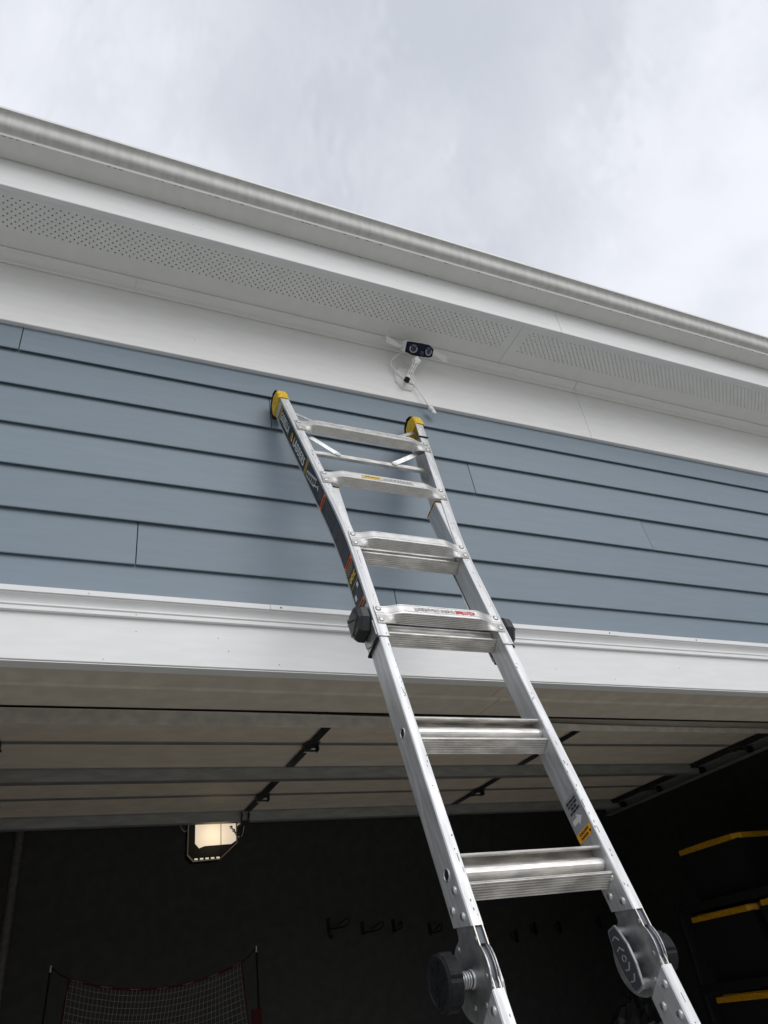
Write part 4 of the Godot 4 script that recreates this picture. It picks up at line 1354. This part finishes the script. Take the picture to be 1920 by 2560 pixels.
	obj("sensor", sn, M.lens_ring, H)
	# paddle antennas
	for s in [-1.0, 1.0]:
		var an := ST()
		var h0 := hf * Vector3(s * 0.056, 0.0, -0.058)
		var h1 := hf * Vector3(s * 0.074, 0.0, -0.060)
		cyl(an, h0, h1, 0.0070, 12)
		var far := Vector3(1.132, 3.966, 0.104) - base if s < 0.0 else Vector3(1.416, 3.920, 0.104) - base
		var ff := axis_frame(h1, far, Vector3(0.3, 0.75, -0.6) if s < 0.0 else Vector3(0.2, 0.8, -0.5))
		var Ln := h1.distance_to(far)
		for k in 2:
			var z0 := -0.008 if k == 0 else 0.010
			var z1 := 0.010 if k == 0 else Ln
			var w0 := 0.012 if k == 0 else 0.018
			var w1 := 0.018 if k == 0 else 0.026
			var A := []
			var B := []
			for p in [Vector2(-1, -0.5), Vector2(1, -0.5), Vector2(1, 0.5), Vector2(-1, 0.5)]:
				A.append(ff * Vector3(p.x * w0 * 0.5, p.y * 0.007, z0))
				B.append(ff * Vector3(p.x * w1 * 0.5, p.y * 0.007, z1 + (p.x * 0.006 if k == 1 else 0.0)))
			var cc := ff * Vector3(0, 0, (z0 + z1) * 0.5)
			for i in 4: quad(an, A[i], A[(i + 1) % 4], B[(i + 1) % 4], B[i], (A[i] + B[(i + 1) % 4]) * 0.5 - cc)
			quad(an, B[0], B[1], B[2], B[3], far - h1)
			quad(an, A[0], A[1], A[2], A[3], h1 - far)
		obj("antenna", an, M.plastic, C)
	# cable: out of the back of the head, down, past the base to a hanging connector
	var cb := ST()
	var V := func(x: float, y: float, z: float) -> Vector3: return Vector3(x, y, z) - base
	tube(cb, [V.call(1.222, 3.945, 0.075), V.call(1.196, 3.925, 0.062), V.call(1.172, 3.900, 0.050), V.call(1.168, 3.880, 0.046), V.call(1.182, 3.852, 0.046), V.call(1.205, 3.818, 0.048), V.call(1.222, 3.800, 0.050), V.call(1.236, 3.794, 0.046)], 0.0030, 8)
	tube(cb, [V.call(1.252, 3.794, 0.044), V.call(1.270, 3.778, 0.044), V.call(1.284, 3.748, 0.043), V.call(1.304, 3.705, 0.042), V.call(1.318, 3.676, 0.041)], 0.0028, 8)
	tube(cb, [V.call(1.236, 3.975, 0.040), V.call(1.240, 3.95, 0.042), V.call(1.252, 3.915, 0.045), V.call(1.262, 3.885, 0.050)], 0.0024, 8)
	var co := obj("cable", cb, M.plastic, C)
	var sp := ST()
	cyl(sp, V.call(1.233, 3.797, 0.046), V.call(1.256, 3.791, 0.044), 0.0062, 12)
	obj("splice", sp, M.plastic, co)
	var pg := ST()
	var p0: Vector3 = V.call(1.316, 3.680, 0.041)
	var p1: Vector3 = V.call(1.338, 3.639, 0.040)
	lathe(pg, p0, p1 - p0, PackedVector2Array([Vector2(0, 0), Vector2(0.0045, 0.0), Vector2(0.0065, 0.006), Vector2(0.0105, 0.009), Vector2(0.0112, 0.026), Vector2(0.0092, 0.028), Vector2(0.0092, 0.031), Vector2(0.0102, 0.033), Vector2(0.0092, 0.045), Vector2(0.0065, 0.047), Vector2(0, 0.044)]), 18)
	obj("connector", pg, M.plastic, co)

# ---------------------------------------------------------------- inside the garage
func garage_things() -> void:
	# opener with its lit lens
	var at := Vector3(1.15, 2.76, -3.38)
	var G := thing("garage_door_opener", "garage door opener with a lit cream lens hanging behind the open door", "door opener", at)
	var st := ST()
	var oct := PackedVector2Array([Vector2(-0.168, 0.16), Vector2(-0.172, -0.118), Vector2(-0.132, -0.158), Vector2(0.045, -0.152), Vector2(0.165, -0.050), Vector2(0.160, 0.16)])
	ext(st, oct, Transform3D(Basis.IDENTITY.scaled(Vector3(0.96, 0.96, 1)), Vector3.ZERO), -0.06, 0.05)
	obj("housing", st, M.black, G)
	var lr := plain(lin(0.5, 0.45, 0.38), 0.3)
	lr.emission_enabled = true
	lr.emission = Color(0.94, 0.84, 0.72)
	lr.emission_energy_multiplier = 0.04
	var rim := ST()
	var ring := []
	for i in oct.size(): ring.append(oct[i] * 0.965)
	for i in oct.size():
		var j := (i + 1) % oct.size()
		var a := Vector3(oct[i].x, oct[i].y, 0.052)
		var b := Vector3(oct[j].x, oct[j].y, 0.052)
		var c := Vector3(ring[j].x, ring[j].y, 0.062)
		var d := Vector3(ring[i].x, ring[i].y, 0.062)
		quad(rim, a, b, c, d, Vector3(0, 0, 1))
	obj("lens_rim", rim, lr, G)
	var bk := ST()
	ext(bk, PackedVector2Array(ring), Transform3D(Basis.IDENTITY, Vector3.ZERO), 0.051, 0.058)
	obj("lens_bezel", bk, M.black, G)
	var ln := ST()
	ext(ln, PackedVector2Array([Vector2(-0.122, 0.15), Vector2(-0.122, -0.048), Vector2(-0.095, -0.078), Vector2(-0.060, -0.066), Vector2(0.120, -0.060), Vector2(0.152, -0.040), Vector2(0.150, 0.15)]), Transform3D(Basis.IDENTITY, Vector3.ZERO), 0.0585, 0.066)
	var lm := plain(lin(0.6, 0.55, 0.45), 0.3)
	lm.emission_enabled = true
	lm.emission = Color(0.96, 0.91, 0.83)
	lm.emission_energy_multiplier = 0.52
	obj("lamp_lens", ln, lm, G)
	var seam := ST()
	box(seam, Vector3(0.046, -0.15, 0.0665), Vector3(0.050, 0.15, 0.0685))
	obj("lens_seam", seam, M.black, G)
	var low := ST()
	for i in 5: box(low, Vector3(-0.125 + i * 0.036, -0.150 + i * 0.0008, 0.0635), Vector3(-0.104 + i * 0.036, -0.140 + i * 0.0008, 0.0665), 0.002)
	obj("lens_edge", low, lm, G)
	var lamp := OmniLight3D.new()
	lamp.name = "opener_lamp"
	lamp.light_color = Color(1.0, 0.88, 0.72)
	lamp.light_energy = 0.018
	lamp.light_size = 0.1
	lamp.omni_range = 8.0
	lamp.omni_attenuation = 2.0
	lamp.shadow_enabled = true
	lamp.position = Vector3(0.0, 0.0, 0.16)
	G.add_child(lamp)
	var rl := ST()
	box(rl, Vector3(-0.02, 0.17, 0.0), Vector3(0.02, 0.21, 2.9), 0.004)
	obj("drive_rail", rl, M.dark_steel, G)
	for x in [-0.14, 0.14]:
		var hs := ST()
		bar(hs, Vector3(x, 0.15, -0.15), Vector3(x, 0.535, -0.15), 0.03, 0.004)
		obj("hanger_strap", hs, M.dark_steel, G)
	var wi := ST()
	tube(wi, [Vector3(-0.165, 0.05, 0.03), Vector3(-0.185, 0.035, 0.035), Vector3(-0.205, 0.055, 0.03), Vector3(-0.215, 0.10, 0.0)], 0.003, 6)
	obj("wire", wi, M.net_white, G)
	# pale upright at the left
	var pp := ST()
	cyl(pp, Vector3(0, 0, 0), Vector3(0, 3.28, 0), 0.036, 16)
	var po := obj("wall_pipe", pp, M.pipe, self)
	po.position = Vector3(-0.052, 0.004, -5.0)
	tag(po, "grey upright pipe against the dark back wall at the far left", "pipe")
	# practice net
	var z := -4.6
	var N := thing("sports_net", "practice net with a sagging red top band on thin black poles", "sports net", Vector3(1.0, 0, z))
	var pl := Vector3(-0.725, 2.205, 0)
	var pr := Vector3(0.765, 2.195, 0)
	for p in [[pl, Vector3(-0.80, 0.004, 0.1)], [pr, Vector3(0.79, 0.004, 0.1)]]:
		var s := ST()
		tube(s, [p[0], (p[0] + p[1]) * 0.5, p[1]], 0.007, 8)
		var o := obj("pole", s, M.black, N)
		var tip := ST()
		cyl(tip, p[0] + Vector3(0, -0.035, 0), p[0] + Vector3(0, 0.008, 0), 0.009, 10)
		obj("pole_tip", tip, M.zinc, o)
	var c0 := Vector3(-0.595, 2.115, 0.02)
	var c1 := Vector3(0.640, 2.100, 0.02)
	var top := func(t: float) -> Vector3:
		return c0.lerp(c1, t) + Vector3(0, -0.115 * 4.0 * t * (1.0 - t), 0.03 * sin(PI * t))
	var bd := ST()
	for i in 24:
		var a: Vector3 = top.call(i / 24.0)
		var b: Vector3 = top.call((i + 1) / 24.0)
		bar(bd, a, b, 0.006, 0.016)
	obj("top_band", bd, M.net_red, N)
	var bt := [Vector3(-0.80, 0.05, 0.25), Vector3(0.80, 0.05, 0.25)]
	for q in [[c0, bt[0], -0.1], [c1, bt[1], 0.1]]:
		var s := ST()
		bar(s, q[0], q[1], 0.006, 0.014)
		obj("side_band", s, M.net_red, N)
	for q in [[pl, c0], [pr, c1]]:
		var s := ST()
		tube(s, [q[0], (q[0] + q[1]) * 0.5 + Vector3(0, -0.008, 0), q[1]], 0.004, 6)
		obj("corner_strap", s, M.black, N)
	var pk := ST()
	box(pk, Vector3(0.715, 1.60, 0.01), Vector3(0.785, 1.79, 0.03), 0.004)
	obj("pole_sleeve", pk, M.net_red, N)
	var nt := ST()
	var nx := 44
	var ny := 52
	var pt := func(i: int, j: int) -> Vector3:
		var t := float(i) / nx
		var v := float(j) / ny
		var a: Vector3 = top.call(t)
		var b: Vector3 = bt[0].lerp(bt[1], t)
		return a.lerp(b, v) + Vector3(0.012 * sin(v * 9.0 + t * 4.0), 0, -0.28 * sin(PI * minf(v * 1.3, 1.0)) * sin(PI * t) + 0.01 * sin(t * 40.0))
	for i in nx + 1:
		for j in ny:
			var a: Vector3 = pt.call(i, j)
			var b: Vector3 = pt.call(i, j + 1)
			quad(nt, a + Vector3(-0.0012, 0, 0), a + Vector3(0.0012, 0, 0), b + Vector3(0.0012, 0, 0), b + Vector3(-0.0012, 0, 0), Vector3(0, 0, 1))
	for j in ny + 1:
		for i in nx:
			var a: Vector3 = pt.call(i, j)
			var b: Vector3 = pt.call(i + 1, j)
			quad(nt, a + Vector3(0, -0.0012, 0), a + Vector3(0, 0.0012, 0), b + Vector3(0, 0.0012, 0), b + Vector3(0, -0.0012, 0), Vector3(0, 0, 1))
	obj("netting", nt, M.net_white, N)
	# hooks on the back wall
	var places := [
		["first hook from the left on the dark garage wall, with a lower prong", 2.665, 2.385, 0.8], ["second hook from the left on the dark garage wall, left of the ladder", 3.00, 2.330, 0.8],
		["third hook from the left on the dark garage wall, seen end on", 3.32, 2.325, 0.1], ["bent black hook on the garage wall just left of the ladder hinge", 3.70, 2.270, 0.3],
		["lowest hook seen between the ladder rails on the garage wall", 4.66, 2.130, -0.9], ["middle hook of the three seen between the ladder rails", 4.90, 2.175, -0.9],
		["right hook of the three seen between the ladder rails", 5.20, 2.165, -0.9], ["rightmost wall hook, just left of the right ladder hinge", 5.72, 2.165, -0.9]]
	for q in places:
		var h := thing("wall_hook", q[0], "hook", Vector3(q[1], q[2], -5.402), "black hooks along the back wall")
		var pn := ST()
		box(pn, Vector3(-0.018, -0.055, 0.0), Vector3(0.018, 0.055, 0.010), 0.003)
		obj("mounting_plate", pn, M.bin, h)
		var hk := ST()
		var w: float = q[3] * 0.17
		tube(hk, [Vector3(0, -0.035, 0.008), Vector3(w * 0.4, -0.040, 0.09), Vector3(w * 0.9, -0.030, 0.15), Vector3(w * 1.1, 0.015, 0.165), Vector3(w * 0.85, 0.020, 0.155), Vector3(w * 0.4, -0.020, 0.09)], 0.006, 8)
		obj("prong", hk, M.bin, h)
		if q == places[0]:
			var l2 := ST()
			tube(l2, [Vector3(0, -0.05, 0.008), Vector3(-0.01, -0.10, 0.05), Vector3(0.0, -0.12, 0.07), Vector3(0.015, -0.09, 0.06)], 0.006, 8)
			obj("prong", l2, M.bin, h)
	# rack with lidded bins by the right wall
	var K := thing("storage_rack", "dark metal shelving rack holding the black bins on the right", "shelving", Vector3(4.4, 0, -2.75))
	for p in [Vector3(0, 0, 0), Vector3(0.72, 0, 0), Vector3(0, 0, 1.95), Vector3(0.72, 0, 1.95)]:
		var s := ST()
		box(s, p + Vector3(-0.022, 0.004, -0.022), p + Vector3(0.022, 2.03, 0.022), 0.002)
		obj("post", s, M.bin, K)
	for y in [0.55, 1.00, 1.525, 2.00]:
		var s := ST()
		box(s, Vector3(-0.03, y - 0.05, -0.024), Vector3(0.75, y, 1.98), 0.0)
		obj("shelf", s, M.bin, K)
	var bins := [
		[4.40, 2.001, -2.62, 0.62, 0.345, "black bin with yellow lid on the top shelf of the rack"],
		[4.395, 1.526, -2.70, 0.62, 0.395, "black bin with yellow lid on the middle shelf, farthest back"],
		[4.385, 1.526, -2.04, 0.62, 0.405, "black bin with yellow lid on the middle shelf, nearer the door"],
		[4.39, 1.001, -2.70, 0.62, 0.442, "black bin with yellow lid on the low shelf, farthest back"],
		[4.385, 1.001, -2.04, 0.62, 0.450, "black bin with yellow lid on the low shelf, nearer the door"]]
	for b in bins:
		var B := thing("storage_bin", b[5], "storage bin", Vector3(b[0], b[1], b[2]), "black bins with yellow lids on the rack")
		var hh: float = b[4]
		var dd: float = b[3]
		var s := ST()
		var lo := [Vector3(0.05, 0, 0.05), Vector3(0.62, 0, 0.05), Vector3(0.62, 0, dd - 0.05), Vector3(0.05, 0, dd - 0.05)]
		var hi := [Vector3(0.015, hh - 0.03, 0.015), Vector3(0.655, hh - 0.03, 0.015), Vector3(0.655, hh - 0.03, dd - 0.015), Vector3(0.015, hh - 0.03, dd - 0.015)]
		var cc := Vector3(0.335, hh * 0.5, dd * 0.5)
		for i in 4: quad(s, lo[i], lo[(i + 1) % 4], hi[(i + 1) % 4], hi[i], (lo[i] + hi[(i + 1) % 4]) * 0.5 - cc)
		quad(s, lo[0], lo[1], lo[2], lo[3], Vector3.DOWN)
		quad(s, hi[0], hi[1], hi[2], hi[3], Vector3.UP)
		obj("bin_body", s, M.bin, B)
		var l := ST()
		var fy := Transform3D(Basis(Vector3(1, 0, 0), Vector3(0, 0, 1), Vector3(0, 1, 0)), Vector3(0.335, hh - 0.032, dd * 0.5))
		ext(l, rect(0.67, dd, 0.05), fy, 0.0, 0.032)
		ext(l, rect(0.60, dd - 0.08, 0.04), fy, 0.0325, 0.042)
		var lo2 := obj("lid", l, M.lid, B)
		var lt := ST()
		box(lt, Vector3(-0.006, hh - 0.012, dd * 0.35), Vector3(0.012, hh + 0.004, dd * 0.65), 0.002)
		obj("lid_latch", lt, M.lid, lo2)
	# crumpled black bag low on the right
	var bg := ST()
	var fn := FastNoiseLite.new()
	fn.seed = 8
	fn.frequency = 7.0
	fn.fractal_type = FastNoiseLite.FRACTAL_RIDGED
	fn.fractal_octaves = 3
	var vv := func(i: int, j: int) -> Vector3:
		var a := TAU * (i % 26) / 26.0
		var b := PI * j / 16.0
		var d := Vector3(sin(b) * cos(a), cos(b), sin(b) * sin(a))
		var r := 1.0 + 0.38 * fn.get_noise_3dv(d * 0.5)
		var tw := 1.0 if d.y < 0.4 else 1.0 - (d.y - 0.4) * 0.8
		return Vector3(d.x * 0.19 * r * tw, d.y * 0.25 * r, d.z * 0.17 * r * tw)
	for i in 26:
		for j in 16:
			var a: Vector3 = vv.call(i, j)
			var b: Vector3 = vv.call(i + 1, j)
			var c: Vector3 = vv.call(i + 1, j + 1)
			var d: Vector3 = vv.call(i, j + 1)
			if j == 0: tri(bg, a, c, d, c)
			elif j == 15: tri(bg, a, b, c, a)
			else: quad(bg, a, b, c, d, (a + c) * 0.5)
	var bo := obj("plastic_bag", bg, M.bag, self)
	bo.position = Vector3(3.99, 1.255, -3.0)
	tag(bo, "crumpled shiny black plastic bag beside the bottom of the rack", "bag")
	var tb := ST()
	for x in [-0.28, 0.28]:
		for zz in [-0.22, 0.22]: box(tb, Vector3(x - 0.02, 0.004, zz - 0.02), Vector3(x + 0.02, 1.0, zz + 0.02))
	box(tb, Vector3(-0.32, 1.0, -0.26), Vector3(0.32, 1.03, 0.26), 0.003)
	var tbo := obj("work_stand", tb, M.bin, self)
	tbo.position = Vector3(3.99, 0, -3.0)
	tag(tbo, "dark stand under the shiny black plastic bag", "stand")
